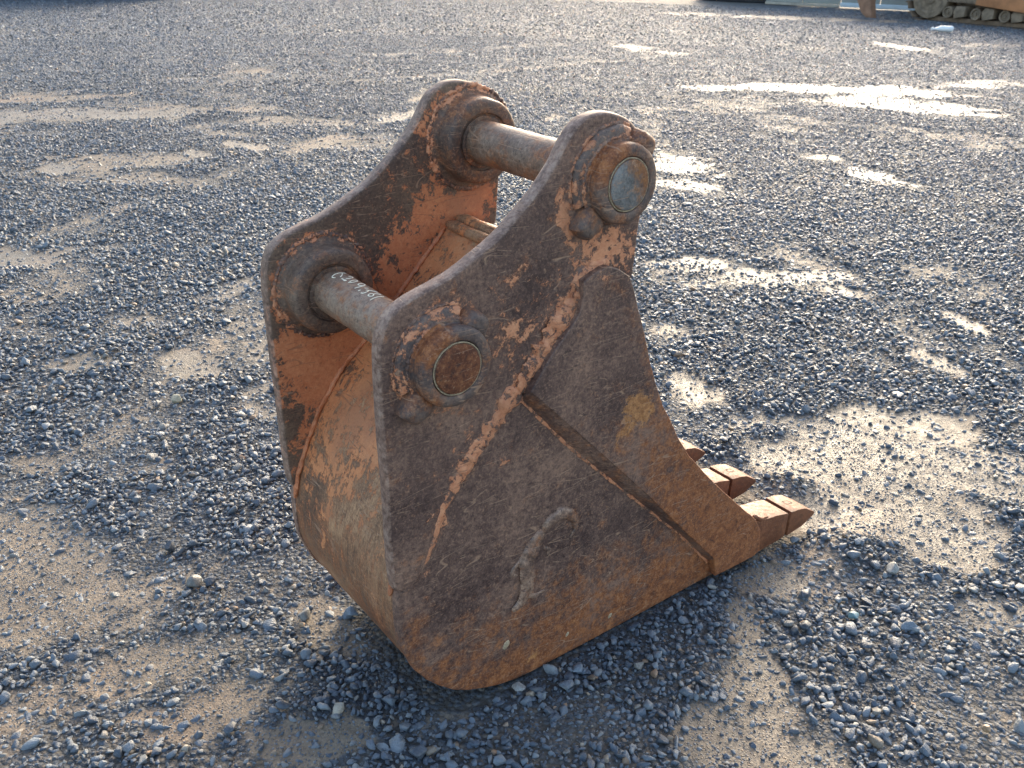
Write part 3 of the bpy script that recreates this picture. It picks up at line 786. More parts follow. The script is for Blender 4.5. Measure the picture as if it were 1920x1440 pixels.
# ================================================================== THE YARD
PATCHES = [(-0.627,1.007,0.14,-0.1,-0.063,-0.298,0.9,0.3),(-0.472,0.503,0.211,-0.048,-0.016,-0.106,0.8,0.25),(-0.491,0.345,0.171,-0.02,-0.009,-0.094,1.0,0.4),(-0.316,0.13,0.153,-0.065,-0.022,-0.067,1.0,0.3),(-0.099,0.361,0.049,-0.158,-0.062,-0.052,0.75,0.2),(-0.517,0.754,0.183,-0.003,-0.008,-0.105,0.6,0.2),(-0.637,1.21,0.114,-0.081,-0.03,-0.156,0.75,0.3),(-0.189,0.641,0.129,-0.093,-0.033,-0.079,0.45,0.2),(-0.118,3.758,0.193,-0.127,-0.032,-0.162,1.0,1.0),(0.075,3.734,0.173,-0.011,-0.016,-0.083,0.8,1.0),(0.124,2.022,0.073,-0.05,-0.041,-0.117,1.0,1.0),(-0.21,2.28,0.097,-0.067,-0.017,-0.07,0.75,0.4),(0.574,2.737,0.196,0.074,-0.028,-0.102,0.7,0.8),(0.5,2.315,-0.068,-0.33,-0.111,-0.069,0.6,0.7),(0.275,1.592,0.092,-0.064,-0.051,-0.116,0.7,0.6),(0.859,5.722,0.638,-0.189,-0.074,-0.279,0.75,0.3),(0.517,5.696,0.096,-0.059,-0.047,-0.201,1.0,1.0),(1.504,5.646,0.114,-0.15,-0.062,-0.16,0.9,1.0),(1.874,5.742,0.143,-0.193,-0.073,-0.169,1.1,1.0),(1.071,7.797,1.122,-0.489,-0.078,-0.332,1.0,0.8),(1.974,7.54,0.534,-0.304,-0.086,-0.252,0.8,0.4),(1.288,8.705,0.656,-0.089,-0.038,-0.166,0.75,0.3),(2.577,6.558,0.675,-0.391,-0.087,-0.191,0.6,0.4),(3.662,6.278,0.472,0.127,-0.11,-0.195,0.75,0.9),(7.51,10.497,2.667,-0.085,-0.168,-0.239,0.6,0.5),(6.961,8.53,3.0,0.201,-0.136,-0.175,0.6,0.5),(9.889,9.545,-0.001,-1.052,-0.399,-0.395,0.75,0.8),(10.466,13.598,-0.052,-2.071,-0.221,-0.283,0.5,0.5),(0.724,5.235,0.348,-0.217,-0.059,-0.213,0.6,0.2),(1.14,4.8,0.146,-0.181,-0.053,-0.138,0.7,0.3),(8.291,5.721,1.096,-0.592,-0.289,-0.227,0.85,1.0),(9.049,4.887,0.671,-0.798,-0.463,-0.296,1.0,1.0),(8.387,4.083,0.392,-0.789,-0.329,-0.195,0.95,1.0),(10.828,4.501,0.63,-0.339,-0.384,-0.2,1.0,1.0),(7.771,4.822,0.574,-0.321,-0.249,-0.182,0.6,0.9),(18.037,12.347,1.526,-1.625,-0.573,-0.418,1.0,1.0),(16.808,14.284,0.658,-1.226,-0.555,-0.491,0.7,0.8),(14.113,7.571,-0.186,-0.785,-0.334,-0.198,0.9,1.0),(15.965,7.079,0.773,-0.357,-0.487,-0.25,0.65,0.8),(5.522,2.976,0.132,-0.246,-0.122,-0.082,0.9,1.0),(5.301,2.48,-0.045,-0.308,-0.206,-0.119,1.0,1.0),(5.235,2.143,0.041,-0.215,-0.12,-0.067,0.7,1.0),(4.266,3.321,0.118,-0.459,-0.485,-0.418,0.65,0.9),(2.755,1.459,0.357,-0.238,-0.102,-0.083,0.6,0.9),(2.62,1.794,0.161,-0.107,-0.083,-0.077,0.7,0.8),(2.87,1.199,0.103,-0.224,-0.067,-0.043,0.5,0.9),(3.055,0.565,-0.033,-0.111,-0.064,-0.025,1.0,1.0),(2.543,0.385,0.001,-0.126,-0.062,-0.026,0.75,1.0),(1.883,1.231,0.085,-0.058,-0.085,-0.083,0.65,0.8),(1.547,0.745,0.027,-0.145,-0.116,-0.077,0.9,1.0),(1.656,0.096,0.167,-0.251,-0.231,-0.125,1.15,1.0),(1.402,0.275,0.082,-0.121,-0.117,-0.077,1.0,1.0),(1.912,0.304,0.086,-0.06,-0.072,-0.047,1.1,1.0),(2.016,0.103,0.153,-0.107,-0.144,-0.083,1.0,1.0),(1.897,-0.145,0.099,-0.152,-0.17,-0.074,0.6,0.9),(1.538,0.517,0.138,-0.096,-0.074,-0.062,0.75,0.9),(1.391,-0.094,0.18,-0.177,-0.092,-0.054,0.85,0.95),(1.493,-0.279,0.035,-0.143,-0.165,-0.059,0.85,0.9),(0.884,-0.095,0.079,-0.057,-0.046,-0.037,1.1,0.95),(0.702,-0.16,0.06,-0.011,-0.064,-0.087,0.9,0.85),(0.563,-0.328,0.08,-0.018,-0.079,-0.109,0.9,0.85),(0.377,-0.341,0.054,-0.039,-0.065,-0.058,0.8,0.9),(0.46,-0.486,0.079,-0.058,-0.04,-0.03,0.7,0.85),(1.242,-0.513,0.058,-0.076,-0.107,-0.043,0.5,0.7),(-0.269,2.698,0.104,-0.071,-0.015,-0.071,0.5,0.5),(-0.256,1.412,0.117,-0.029,-0.013,-0.059,0.55,0.3),(-0.497,1.621,0.079,-0.056,-0.014,-0.068,0.8,0.4)]
PT = np.array(PATCHES)
def field(x, y):
    """mud cover and wetness at ground points"""
    x = np.asarray(x, float); y = np.asarray(y, float)
    mud = np.zeros_like(x); wet = np.zeros_like(x)
    wob = (fbm(x, y, 3.2, 4, 201) - .5); wob2 = (fbm(x, y, 14.0, 3, 202) - .5)
    for gx, gy, ax, ay, bx, by, m_, w_ in PATCHES:
        det = ax * by - ay * bx
        dx, dy = x - gx, y - gy
        u = (dx * by - dy * bx) / det; v = (-dx * ay + dy * ax) / det
        d = u * u + v * v + wob * 2.6 + wob2 * 1.5
        f = np.clip((1.7 - d) / 1.4, 0, 1); f = f * f * (3 - 2 * f)
        m_ = m_ * (.72 if gx < .3 and gy < 1.6 else (.62 if gx > 4.5 else (1.0 if 1.2 < gx < 2.4 and gy < .9 else .80)))
        mud = np.maximum(mud, f * m_); wet = np.maximum(wet, f * w_)
    far = np.hypot(x - CAM.x, y - CAM.y)
    g = fbm(x, y, 1.1, 5, 203)
    # worn tracks across the yard
    tr = np.zeros_like(x)
    for (ox, oy, dx, dy, w) in ((0.2, 8.4, .94, .35, .16), (0.4, 10.2, .94, .35, .15), (4.0, 7.2, .80, .60, .14), (5.6, 6.3, .80, .60, .14), (8, 12, .55, .83, .2), (9.6, 11.2, .55, .83, .2)):
        d = np.abs((x - ox) * -dy + (y - oy) * dx + (fbm(x, y, .35, 2, 209) - .5) * 1.2)
        tr = np.maximum(tr, np.exp(-(d / w) ** 2))
    extra = np.clip((g - .57) * 3.0, 0, .42) + tr * np.clip((fbm(x, y, .9, 3, 207) - .40) * 3, 0, .45)
    mud = np.maximum(mud, extra * np.clip(far / 2.5, .3, 1) * np.clip((17 - far) / 8, .3, 1))
    # brown damp fines show all over the trampled ground at the near left
    soil = np.clip((.75 - x + (g - .5) * 1.5) / .8, 0, 1) * np.clip((2.3 - y + (g - .5) * 2.0) / 1.0, 0, 1)
    mud = np.maximum(mud, soil * (.10 + .34 * fbm(x, y, 4.0, 3, 215)))
    wet = np.maximum(wet, .35 * np.clip((fbm(x, y, .6, 3, 208) - .5) * 5, 0, 1))
    return mud, wet

def height(x, y):
    mud, wet = field(x, y)
    far = np.hypot(x - CAM.x, y - CAM.y)
    h = (fbm(x, y, 1.7, 3, 211) - .5) * .028 + (fbm(x, y, 9.0, 3, 212) - .5) * .009 + (fbm(x, y, .25, 2, 213) - .5) * .08 * np.clip((far - 3) / 4, 0, 1)
    # low ridges pushed up beside the teeth
    for px, py, rx, ry, hh in ((1.33, .18, .10, .13, .022), (1.20, -.12, .16, .07, .030), (1.36, .42, .10, .07, .016)):
        h = h + hh * np.exp(-((x - px) / rx) ** 2 - ((y - py) / ry) ** 2)
    h = h - .008 * np.clip(mud, 0, 1)
    inside = np.clip(1 - np.maximum(np.maximum(-.12 - x, x - .9), np.maximum(-.03 - y, y - .5)) / .12, 0, 1)
    return h * (1 - inside) - .004 * inside - .002

# the ground: one sheet, fine in front of the camera, coarse towards the horizon
ang_view = math.atan2(FWD.x, FWD.y)
th = np.concatenate([np.linspace(-52, 52, 226), np.linspace(52, 308, 64)[1:-1]])
th = np.radians(th) + ang_view
rr = [0.0, .15, .3, .45]
r = .58
while r < 420: rr.append(r); r *= 1.0095 if r < 40 else 1.12
rr = np.array(rr); nt = len(th)
X = CAM.x + np.outer(rr[1:], np.sin(th)); Y = CAM.y + np.outer(rr[1:], np.cos(th))
gx, gy = np.concatenate([[CAM.x], X.ravel()]), np.concatenate([[CAM.y], Y.ravel()])
gz = height(gx, gy) * np.clip((60 - np.hypot(gx - CAM.x, gy - CAM.y)) / 20, 0, 1)
GV = np.stack([gx, gy, gz], 1)
nr = len(rr) - 1
i0 = 1 + np.arange(nr - 1)[:, None] * nt + np.arange(nt)[None, :]
i1 = 1 + np.arange(nr - 1)[:, None] * nt + (np.arange(nt)[None, :] + 1) % nt
quads = np.stack([i0, i0 + nt, i1 + nt, i1], -1).reshape(-1, 4)
tris = [(0, 1 + j, 1 + (j + 1) % nt) for j in range(nt)]
me = bpy.data.meshes.new('ground')
me.from_pydata(GV.tolist(), [], quads.tolist() + tris)
mu, we = field(gx, gy)
for k, v in (('mud', mu), ('wet', we)):
    a = me.attributes.new(k, 'FLOAT', 'POINT'); a.data.foreach_set('value', v.astype(np.float32))
me.shade_smooth(); me.materials.append(M_GROUND)
ground = link(bpy.data.objects.new('ground', me)); ground['kind'] = 'structure'; ground['label'] = 'wide yard of dark gravel with muddy and wet patches'

# crushed stones: variants
def stone_mesh(seed, flat=.62, n=15):
    rs = np.random.default_rng(seed)
    p = rs.normal(size=(n, 3)); p /= np.linalg.norm(p, axis=1)[:, None]
    p *= rs.uniform(.82, 1.08, (n, 1)); p *= np.array([1.0, rs.uniform(.62, .9), rs.uniform(flat * .75, flat * 1.15)])
    bm = bmesh.new()
    for q in p: bm.verts.new(q)
    res = bmesh.ops.convex_hull(bm, input=bm.verts)
    bmesh.ops.delete(bm, geom=[v for v in bm.verts if not v.link_faces], context='VERTS')
    bmesh.ops.dissolve_limit(bm, angle_limit=math.radians(14), verts=bm.verts, edges=bm.edges)
    bmesh.ops.bevel(bm, geom=list(bm.edges), offset=.085, segments=1, profile=.5, affect='EDGES', clamp_overlap=True)
    bmesh.ops.triangulate(bm, faces=bm.faces)
    bmesh.ops.recalc_face_normals(bm, faces=bm.faces)
    V = np.array([v.co[:] for v in bm.verts]); F = [tuple(v.index for v in f.verts) for f in bm.faces]
    bm.verts.index_update(); F = [tuple(v.index for v in f.verts) for f in bm.faces]
    bm.free()
    return V, F
NVAR = 18
VARS = [stone_mesh(500 + i) for i in range(NVAR)]

def scatter(r0, r1, spacing, half_deg, rmin, rmax, sig, seed, keep_mud, only_mud=False, zf=1.0):
    rs = np.random.default_rng(seed)
    c = ang_view
    ext = r1 + .2
    n = int(2 * ext / spacing)
    lin = (np.arange(n) - n / 2) * spacing
    gx, gy = np.meshgrid(lin, lin); gx = gx.ravel(); gy = gy.ravel()
    gx = gx + (rs.random(gx.size) - .5) * spacing * 1.1; gy = gy + (rs.random(gy.size) - .5) * spacing * 1.1
    d = np.hypot(gx, gy); a = np.degrees(np.abs((np.arctan2(gx, gy) - c + math.pi) % (2 * math.pi) - math.pi))
    k = (d >= r0) & (d < r1) & (a < half_deg)
    x = gx[k] + CAM.x; y = gy[k] + CAM.y
    mud, wet = field(x, y)
    af = np.clip((half_deg - a[k]) / 10.0, 0, 1)
    h = _hash(np.floor(x * 977), np.floor(y * 983), seed)
    m2 = mud + (fbm(x, y, 6.0, 3, 221) - .5) * .9 + (fbm(x, y, 22.0, 2, 222) - .5) * .5
    cover = 1 - np.clip((m2 - .16) / .72, 0, 1)
    if only_mud: p = keep_mud * np.clip(.35 + m2, 0, 1)
    else: p = np.maximum(cover, keep_mud)
    k = h < p * af
    # nothing under or inside the bucket
    pad = .005
    k &= ~((x > -.05) & (x < .93 + pad) & (y > -.006 - pad) & (y < .478 + pad))
    for ty in (-.007, .199, .399): k &= ~((x > .85) & (x < 1.185) & (y > ty - .012) & (y < ty + .096))
    x, y, m2 = x[k], y[k], m2[k]
    n = len(x)
    R = np.clip(rmin * np.exp(rs.normal(size=n) * sig), rmin * .5, rmax)
    sc = np.stack([R * rs.uniform(.85, 1.25, n), R * rs.uniform(.85, 1.1, n), R * rs.uniform(.8, 1.1, n) * zf], 1)
    rot = np.stack([rs.normal(size=n) * .38, rs.normal(size=n) * .38, rs.uniform(0, 6.283, n)], 1)
    sink = np.where(m2 > .25, rs.uniform(-.30, .12, n), rs.uniform(.05, .62, n))
    z = height(x, y) + R * sink * zf
    tone = rs.random(n) * .86
    odd = rs.random(n); tone = np.where(odd > .94, .86 + (odd - .94) / .06 * .14, tone)
    return np.stack([x, y, z], 1), rot, sc, tone

def gravel(name, parts, label):
    P, Rt, Sc, T = [np.concatenate([p[i] for p in parts]) for i in range(4)]
    n = len(P)
    SV = []; SF = []; sid = []
    off = n
    for k, (v, f) in enumerate(VARS):
        SV.append(v); SF += [tuple(i + off for i in t) for t in f]; off += len(v); sid += [k] * len(v)
    SV = np.concatenate(SV); ns = len(SV)
    me = bpy.data.meshes.new(name)
    me.from_pydata(np.concatenate([P, SV]).tolist(), [], SF)
    def fa(nm, typ, arr):
        a = me.attributes.new(nm, typ, 'POINT')
        a.data.foreach_set('vector' if typ == 'FLOAT_VECTOR' else 'value', arr.ravel())
    z3 = np.zeros((ns, 3))
    fa('turn', 'FLOAT_VECTOR', np.concatenate([Rt, z3]).astype(np.float32))
    fa('size', 'FLOAT_VECTOR', np.concatenate([Sc, z3]).astype(np.float32))
    fa('tone', 'FLOAT', np.concatenate([T, np.zeros(ns)]).astype(np.float32))
    fa('variant', 'INT', np.concatenate([rng.integers(0, NVAR, n), np.array(sid)]).astype(np.int32))
    a = me.attributes.new('pattern', 'BOOLEAN', 'POINT')
    a.data.foreach_set('value', np.concatenate([np.zeros(n, bool), np.ones(ns, bool)]))
    me.materials.append(M_GRAVEL)
    me.shade_smooth()
    ng = bpy.data.node_groups.new(name + '_scatter', 'GeometryNodeTree')
    ng.interface.new_socket('Geometry', in_out='INPUT', socket_type='NodeSocketGeometry')
    ng.interface.new_socket('Geometry', in_out='OUTPUT', socket_type='NodeSocketGeometry')
    N = ng.nodes; L = ng.links
    gi = N.new('NodeGroupInput'); go = N.new('NodeGroupOutput')
    def na(nm, dt):
        q = N.new('GeometryNodeInputNamedAttribute'); q.data_type = dt; q.inputs['Name'].default_value = nm; return q.outputs['Attribute']
    sep = N.new('GeometryNodeSeparateGeometry'); sep.domain = 'POINT'
    L.new(gi.outputs[0], sep.inputs['Geometry']); L.new(na('pattern', 'BOOLEAN'), sep.inputs['Selection'])
    spl = N.new('GeometryNodeSplitToInstances'); spl.domain = 'POINT'
    L.new(sep.outputs['Selection'], spl.inputs['Geometry']); L.new(na('variant', 'INT'), spl.inputs['Group ID'])
    iop = N.new('GeometryNodeInstanceOnPoints')
    L.new(sep.outputs['Inverted'], iop.inputs['Points']); L.new(spl.outputs['Instances'], iop.inputs['Instance'])
    iop.inputs['Pick Instance'].default_value = True
    L.new(na('variant', 'INT'), iop.inputs['Instance Index'])
    e2r = N.new('FunctionNodeEulerToRotation'); L.new(na('turn', 'FLOAT_VECTOR'), e2r.inputs[0])
    L.new(e2r.outputs[0], iop.inputs['Rotation']); L.new(na('size', 'FLOAT_VECTOR'), iop.inputs['Scale'])
    L.new(iop.outputs[0], go.inputs[0])
    o = link(bpy.data.objects.new(name, me))
    md = o.modifiers.new('scatter', 'NODES'); md.node_group = ng
    o['kind'] = 'stuff'; o['label'] = label
    return o
parts = [scatter(.2, 3.2, .0150, 66, .0083, .024, .38, 301, .26), scatter(3.2, 6.0, .0180, 60, .0098, .026, .32, 302, .18),
         scatter(6.0, 10.0, .0240, 52, .0120, .025, .24, 303, .20, False, .85), scatter(10.0, 16.0, .033, 48, .0150, .028, .2, 304, .22, False, .65), scatter(16.0, 27.0, .060, 46, .022, .04, .2, 306, .20, False, .5),
         scatter(.5, 3.0, .0088, 44, .0028, .007, .40, 305, .85, True)]
gravel('gravel', parts, 'loose crushed blue grey gravel covering the yard')
# ================================================================== SINGLE STONES
def stone_mat(nm, c):
    m = NT(nm); P = m.coords(); n = m.noise(P, 60, 6, .6); n2 = m.noise(P, 240, 3, .6)
    a = tuple(x * .72 for x in c); b = tuple(min(1, x * 1.25) for x in c)
    return m.done(m.ramp(m.math('ADD', m.math('MULTIPLY', n, .6), m.math('MULTIPLY', n2, .4)), [(.36, a), (.64, b)]), .48, m.bump(m.math('ADD', n, n2), .4, .003))
MS = {k: stone_mat(k + '_stone', c) for k, c in dict(teal=(.17, .27, .29), ochre=(.34, .31, .22), slate=(.075, .092, .115), blue=(.15, .18, .215), grey=(.155, .15, .14),
                                                  pale=(.26, .26, .25), tan=(.38, .25, .15), dark=(.06, .07, .085)).items()}
STONES = [(.941, -.309, .034, 'teal', 'small teal stone lying among dark gravel right of the bucket', .8),
          (-.005, 1.752, .055, 'ochre', 'yellowish grey stone on the gravel left of the bucket', .7),
          (-.068, 1.758, .042, 'slate', 'dark slate stone right beside the yellowish stone at left', .7),
          (.273, -.053, .038, 'blue', 'pale blue grey stone in the shade under the bucket side', .6),
          (.385, -.131, .030, 'grey', 'rounded brownish grey stone in the gravel before the bucket side', .9),
          (.135, -.015, .033, 'pale', 'pale stone touching the bucket heel at the front', .7),
          (1.187, -.260, .044, 'pale', 'large pale grey stone below the nearest tooth', .7),
          (.810, -.266, .042, 'dark', 'long dark slate stone right of the muddy strip', .6),
          (.909, -.192, .046, 'slate', 'slate stone at the edge of the small puddle below the teeth', .6),
          (1.013, -.415, .050, 'blue', 'large flat blue grey stone at the lower right', .5),
          (.847, -.688, .026, 'tan', 'tan pebble on the gravel in the bottom right corner', .8),
          (-.140, -.042, .046, 'slate', 'long angular slate stone at the bottom edge in front of the heel', .6),
          (-.305, .229, .036, 'slate', 'dark slate stone at the rim of the bottom left mud', .7),
          (-.045, .409, .042, 'blue', 'long blue grey stone leaning at the foot of the bucket back', .8),
          (-.139, .467, .043, 'grey', 'broad grey stone with a tan pebble beside it behind the bucket back', .6),
          (-.160, .440, .018, 'tan', 'tan pebble in front of the broad grey stone', .9),
          (-.307, .924, .038, 'dark', 'dark stone on top of the gravel left of the bucket', .8),
          (-.307, .744, .049, 'grey', 'large weathered grey stone in the gravel at lower left', .7),
          (-.416, .237, .036, 'slate', 'angular slate stone in the bottom left mud', .6)]
for i, (x, y, dm, c, lab, fl) in enumerate(STONES):
    V, F = stone_mesh(900 + i, fl, 17)
    V = V * dm * .52
    z = float(height(np.array([x]), np.array([y]))[0])
    o = make('stone', V, F, MS[c], None, None, 25)
    lo = V[:, 2].min()
    o.location = (x, y, z - lo * .75 + .004)
    o.rotation_euler = (0, 0, random.uniform(0, 6.28))
    tag(o, lab, 'stone', 'single stones lying in the gravel')

# ================================================================== FAR SIDE OF THE YARD
M_MUDSTEEL = plain('muddy_track_steel', (.17, .115, .075), .8, .4, 9)
M_DIRTY = plain('dusty_roller', (.21, .155, .105), .7, .35, 8)
M_ORANGE = plain('faded_orange_paint', (.42, .18, .075), .55, .25, 3)
M_RUSTY = plain('rusty_shank_steel', (.28, .15, .09), .65, .25, 5)
M_PANEL = plain('green_grey_panel', (.31, .32, .285), .6, .12, 2)
M_RAIL = plain('pale_blue_rail', (.50, .58, .62), .5, .08, 3)
M_BLACK = plain('black_rubber', (.025, .025, .028), .7, .3, 6)
M_YELLOW = plain('yellow_paint', (.50, .36, .03), .45, .15, 4)
M_STANDIN = plain('dark_standin', (.045, .045, .05), .55, .3, 5)
M_PLASTIC = plain('white_plastic', (.80, .79, .77), .35, .04, 20)
M_GLASS = plain('tinted_cab_glass', (.02, .025, .03), .1, .1, 2)

def lx(name, prof_yz, x0, x1, mat, parent, bev=.01):
    """profile in the parent's (y,z) plane swept along its x"""
    o = prism(name, [(p[0], p[1]) for p in prof_yz], x0, x1, mat, parent, bev)
    for v in o.data.vertices: v.co = (v.co.y, v.co.x, v.co.z)
    bm = bmesh.new(); bm.from_mesh(o.data); bmesh.ops.recalc_face_normals(bm, faces=bm.faces); bm.to_mesh(o.data); bm.free()
    return o
def wheel(name, y, z, r, x0, x1, mat, parent, hub=None):
    pr = [(r * .25, 0), (r * .3, .03), (r * .62, .035), (r * .72, .0), (r * .96, .0), (r, .02)]
    V = []; F = []; n = 28; prof = [(a, x0 + b) for a, b in pr] + [(r, x1 - .02), (r * .95, x1), (r * .25, x1)]
    for q, x in prof:
        for i in range(n): V.append((x, y + q * math.cos(2 * math.pi * i / n), z + q * math.sin(2 * math.pi * i / n)))
    for k in range(len(prof) - 1):
        for i in range(n): F.append((k * n + i, k * n + (i + 1) % n, (k + 1) * n + (i + 1) % n, (k + 1) * n + i))
    F.append(tuple(range(n))); F.append(tuple((len(prof) - 1) * n + i for i in range(n)))
    return make(name, V, F, mat, parent, None, 35)

def gz_at(x, y): return float(height(np.array([x]), np.array([y]))[0])

# ---- bulldozer: local y runs along the machine (rear at +y), local x to its right side
DZ = Vector((20.05, 7.6, 0)); DZ.z = gz_at(20.05, 9.0) - .02
dozer = empty('bulldozer', DZ, 'muddy brown crawler bulldozer with steel tracks and rear ripper at the top right', 'bulldozer')
dozer.rotation_euler = (0, 0, math.radians(-2.5))
YR, YF, RI, ZC = 3.27, -1.6, .43, .50
def track(x0, x1):
    wheel('idler', YR, ZC, RI, x0 + .10, x1 - .10, M_DIRTY, dozer)
    wheel('sprocket', YF, ZC, RI, x0 + .10, x1 - .10, M_DIRTY, dozer)
    shoe_me = None
    per = 2 * (YR - YF) + 2 * math.pi * (RI + .045); n = 56
    for i in range(n):
        s = per * i / n; L = YR - YF
        if s < L: y, z, a = YF + s, ZC - RI - .045, math.pi
        elif s < L + math.pi * (RI + .045):
            t = (s - L) / (RI + .045); y, z, a = YR + (RI + .045) * math.sin(t), ZC - (RI + .045) * math.cos(t), math.pi + t
        elif s < 2 * L + math.pi * (RI + .045): y, z, a = YR - (s - L - math.pi * (RI + .045)), ZC + RI + .045, 0
        else:
            t = (s - 2 * L - math.pi * (RI + .045)) / (RI + .045); y, z, a = YF - (RI + .045) * math.sin(t), ZC + (RI + .045) * math.cos(t), t
        if shoe_me is None:
            o = lx('track_shoe', [(-.095, 0), (.085, 0), (.085, .022), (-.06, .022), (-.07, .065), (-.095, .065)], -(x1 - x0) / 2, (x1 - x0) / 2, M_MUDSTEEL, dozer, .004)
            shoe_me = o.data
        else:
            o = bpy.data.objects.new('track_shoe', shoe_me); link(o, dozer)
        o.location = ((x0 + x1) / 2, y, z); o.rotation_euler = (-a if False else a, 0, 0)
    lx('chain_link', [(YF, ZC - RI - .035), (YR, ZC - RI - .035), (YR, ZC - RI + .06), (YF, ZC - RI + .06)], x0 + .17, x1 - .17, M_MUDSTEEL, dozer)
    for k in range(6):
        y = YR - .62 - k * .66
        wheel('track_roller', y + .12, ZC - RI + .17, .125, x0 + .08, x1 - .12, M_DIRTY, dozer)
        lx('roller_bracket', [(y - .30, ZC - RI + .10), (y - .06, ZC - RI + .05), (y - .02, ZC - RI + .22), (y - .08, ZC - .12), (y - .30, ZC - .12)], x0 + .06, x1 - .14, M_DIRTY, dozer, .02)
    lx('track_frame', [(YF - .1, ZC - .16), (YR - .42, ZC - .05), (YR - .25, ZC + .12), (YR - .5, ZC + .26), (YF, ZC + .26)], x0 + .12, x1 - .16, M_DIRTY, dozer, .03)
track(0.0, .56); track(1.75, 2.31)
lx('track_guard', [(-1.4, .32), (.9, .33), (2.10, .43), (2.10, 1.02), (-1.4, 1.05)], -.03, .10, M_ORANGE, dozer, .02)
lx('hull', [(-1.9, .75), (2.7, .75), (2.95, 1.2), (2.7, 1.75), (.6, 1.75), (.3, 1.55), (-2.1, 1.5)], .58, 1.73, M_ORANGE, dozer, .05)
cabo = lx('cab', [(.5, 1.75), (2.2, 1.75), (2.1, 3.0), (.75, 3.0)], .50, 1.81, M_ORANGE, dozer, .05)
lx('window', [(.80, 1.95), (2.0, 1.95), (1.92, 2.8), (.95, 2.8)], .47, .49, M_GLASS, cabo, .005)
lx('ripper_shank', [(4.30, .62), (4.26, 1.5), (4.74, 1.5), (4.78, .95), (4.78, .62), (4.72, .46), (4.52, .14), (4.34, .02), (4.20, -.01), (4.24, .16), (4.30, .36)], -.62, -.42, M_RUSTY, dozer, .02)
lx('ripper_beam', [(3.0, 1.0), (3.2, .85), (3.85, 1.15), (4.8, 1.2), (4.8, 1.5), (3.2, 1.45)], -.40, 1.9, M_RUSTY, dozer, .03)
lx('blade', [(-2.9, .05), (-2.75, .1), (-2.65, .6), (-2.75, 1.1), (-2.95, 1.2), (-2.82, .6)], -.6, 2.9, M_ORANGE, dozer, .02)

# ---- panel wall with a pale blue rail at its foot
WA = Vector((21.75, 16.6, 0)); WB = Vector((25.5, 8.2, 0))
d = (WB - WA); Lw = d.length; d.normalize()
wall = empty('panel_wall', WA, 'grey green panel wall with a pale blue rail along its foot, behind the bulldozer', 'wall')
wall.rotation_euler = (0, 0, math.atan2(d.y, d.x))
npan = 9; pw = Lw / npan
for i in range(npan):
    box('panel', (i * pw + .012, 0, .075), ((i + 1) * pw - .012, .08, 2.6), M_PANEL, wall, .012)
box('base_rail', (2.05, -.10, .02), (Lw, -.005, .14), M_RAIL, wall, .03)
box('kerb_board', (0, -.06, .0), (2.03, .06, .07), plain('sandy_board', (.40, .35, .28), .7, .15, 6), wall, .02)

# ---- dark machine with a yellow side, left of the wall
mp = Vector((21.9, 17.35, 0)); ma = math.atan2(15.69 - 18.23, 22.72 - 21.47)
mach = empty('tracked_loader', mp, 'black tracked machine with a yellow side panel, between wall and far yard', 'loader')
mach.rotation_euler = (0, 0, ma)
lxb = lambda n, lo, hi, m, b=.03: box(n, lo, hi, m, mach, b)
prism('rubber_track', [(-1.55, .10), (-1.35, .0), (1.25, .0), (1.5, .12), (1.5, .42), (1.3, .55), (-1.3, .55), (-1.55, .42)], -.1, .32, M_BLACK, mach, .04)
prism('rubber_track', [(-1.55, .10), (-1.35, .0), (1.25, .0), (1.5, .12), (1.5, .42), (1.3, .55), (-1.3, .55), (-1.55, .42)], 1.3, 1.7, M_BLACK, mach, .04)
prism('side_panel', [(-.55, .10), (.45, .09), (.50, .16), (-.6, .22)], -.14, -.09, M_YELLOW, mach, .01)
prism('body', [(-1.4, .58), (1.3, .58), (1.35, 1.2), (.9, 1.9), (-1.2, 1.9), (-1.5, 1.3)], -.05, 1.65, M_YELLOW, mach, .06)

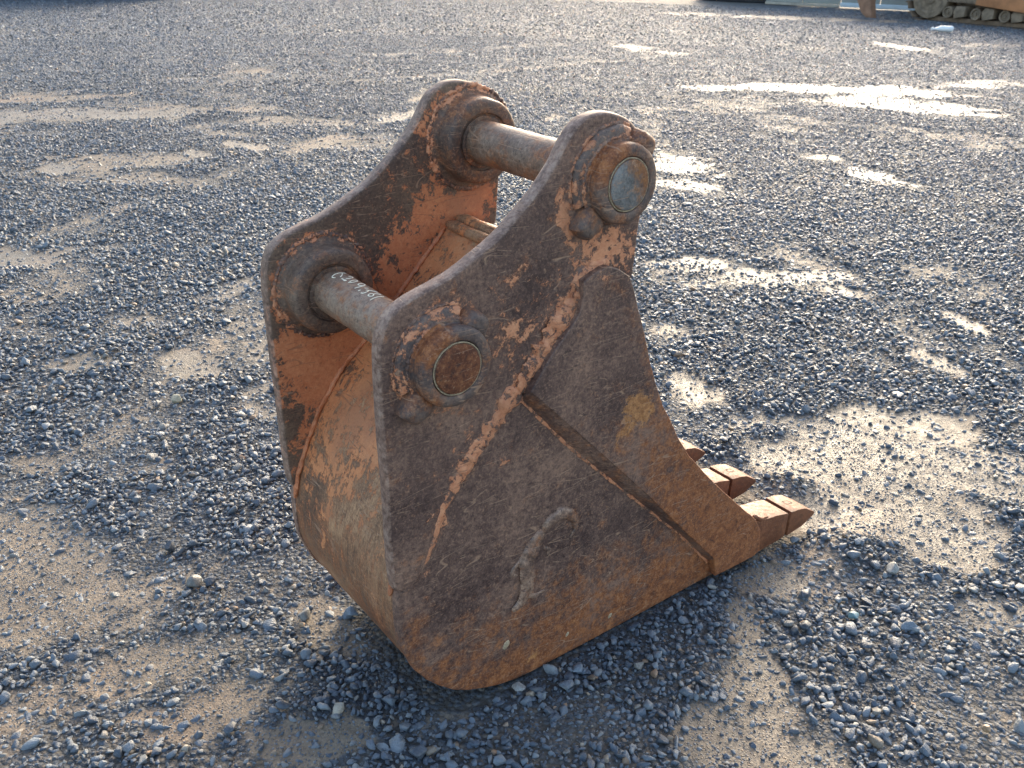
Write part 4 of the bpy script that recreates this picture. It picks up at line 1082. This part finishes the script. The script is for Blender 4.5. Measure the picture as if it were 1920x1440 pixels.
# ---- made-up dark object standing in for a shaded band at the top left
sk = empty('shade_standin', (4.95, 23.15, 0), 'made-up dark block standing in for shade along the far top left edge of the yard', 'machine')
sk.rotation_euler = (0, 0, math.atan2(21.99 - 22.78, 7.43 - 3.34))
box('runner', (-2.6, -.05, -.02), (2.35, .25, .30), M_STANDIN, sk, .03)
box('runner', (-2.6, 1.3, -.02), (2.35, 1.6, .30), M_STANDIN, sk, .03)
box('deck', (-2.5, -.02, .31), (2.3, 1.6, .62), M_STANDIN, sk, .03)
prism('housing', [(-2.3, .63), (2.0, .63), (1.8, 1.7), (-2.0, 1.8)], .1, 1.5, M_STANDIN, sk, .05)

# ---- discarded white bottle
bx, by = 17.12, 8.66
bot = empty('plastic_bottle', (bx, by, gz_at(bx, by) + .075), 'white plastic bottle lying on the gravel before the bulldozer', 'bottle')
bot.rotation_euler = (0, 0, math.atan2(RIGHT.y, RIGHT.x) + .1)
prof = [(-.21, .018), (-.21, .026), (-.165, .027), (-.15, .03), (-.10, .058), (-.06, .066), (.16, .066), (.185, .058), (.19, .03)]
V = []; F = []
for k, (x, r) in enumerate(prof):
    for i in range(20):
        a = 2 * math.pi * i / 20; dent = 1 - .12 * max(0, math.sin(a * 2 + x * 9))
        V.append((x, r * math.cos(a) * dent, r * math.sin(a) * .9 * dent))
for k in range(len(prof) - 1):
    for i in range(20): F.append((k * 20 + i, k * 20 + (i + 1) % 20, (k + 1) * 20 + (i + 1) % 20, (k + 1) * 20 + i))
F.append(tuple(range(20))); F.append(tuple((len(prof) - 1) * 20 + i for i in range(20)))
make('bottle_body', V, F, M_PLASTIC, bot, None, 40)
V = []; F = []
for x in (-.235, -.205):
    for i in range(16): V.append((x, .031 * math.cos(i * math.pi / 8), .031 * math.sin(i * math.pi / 8)))
F = [(i, (i + 1) % 16, 16 + (i + 1) % 16, 16 + i) for i in range(16)] + [tuple(range(16)), tuple(range(16, 32))]
make('bottle_cap', V, F, M_PLASTIC, bot, None, 40)
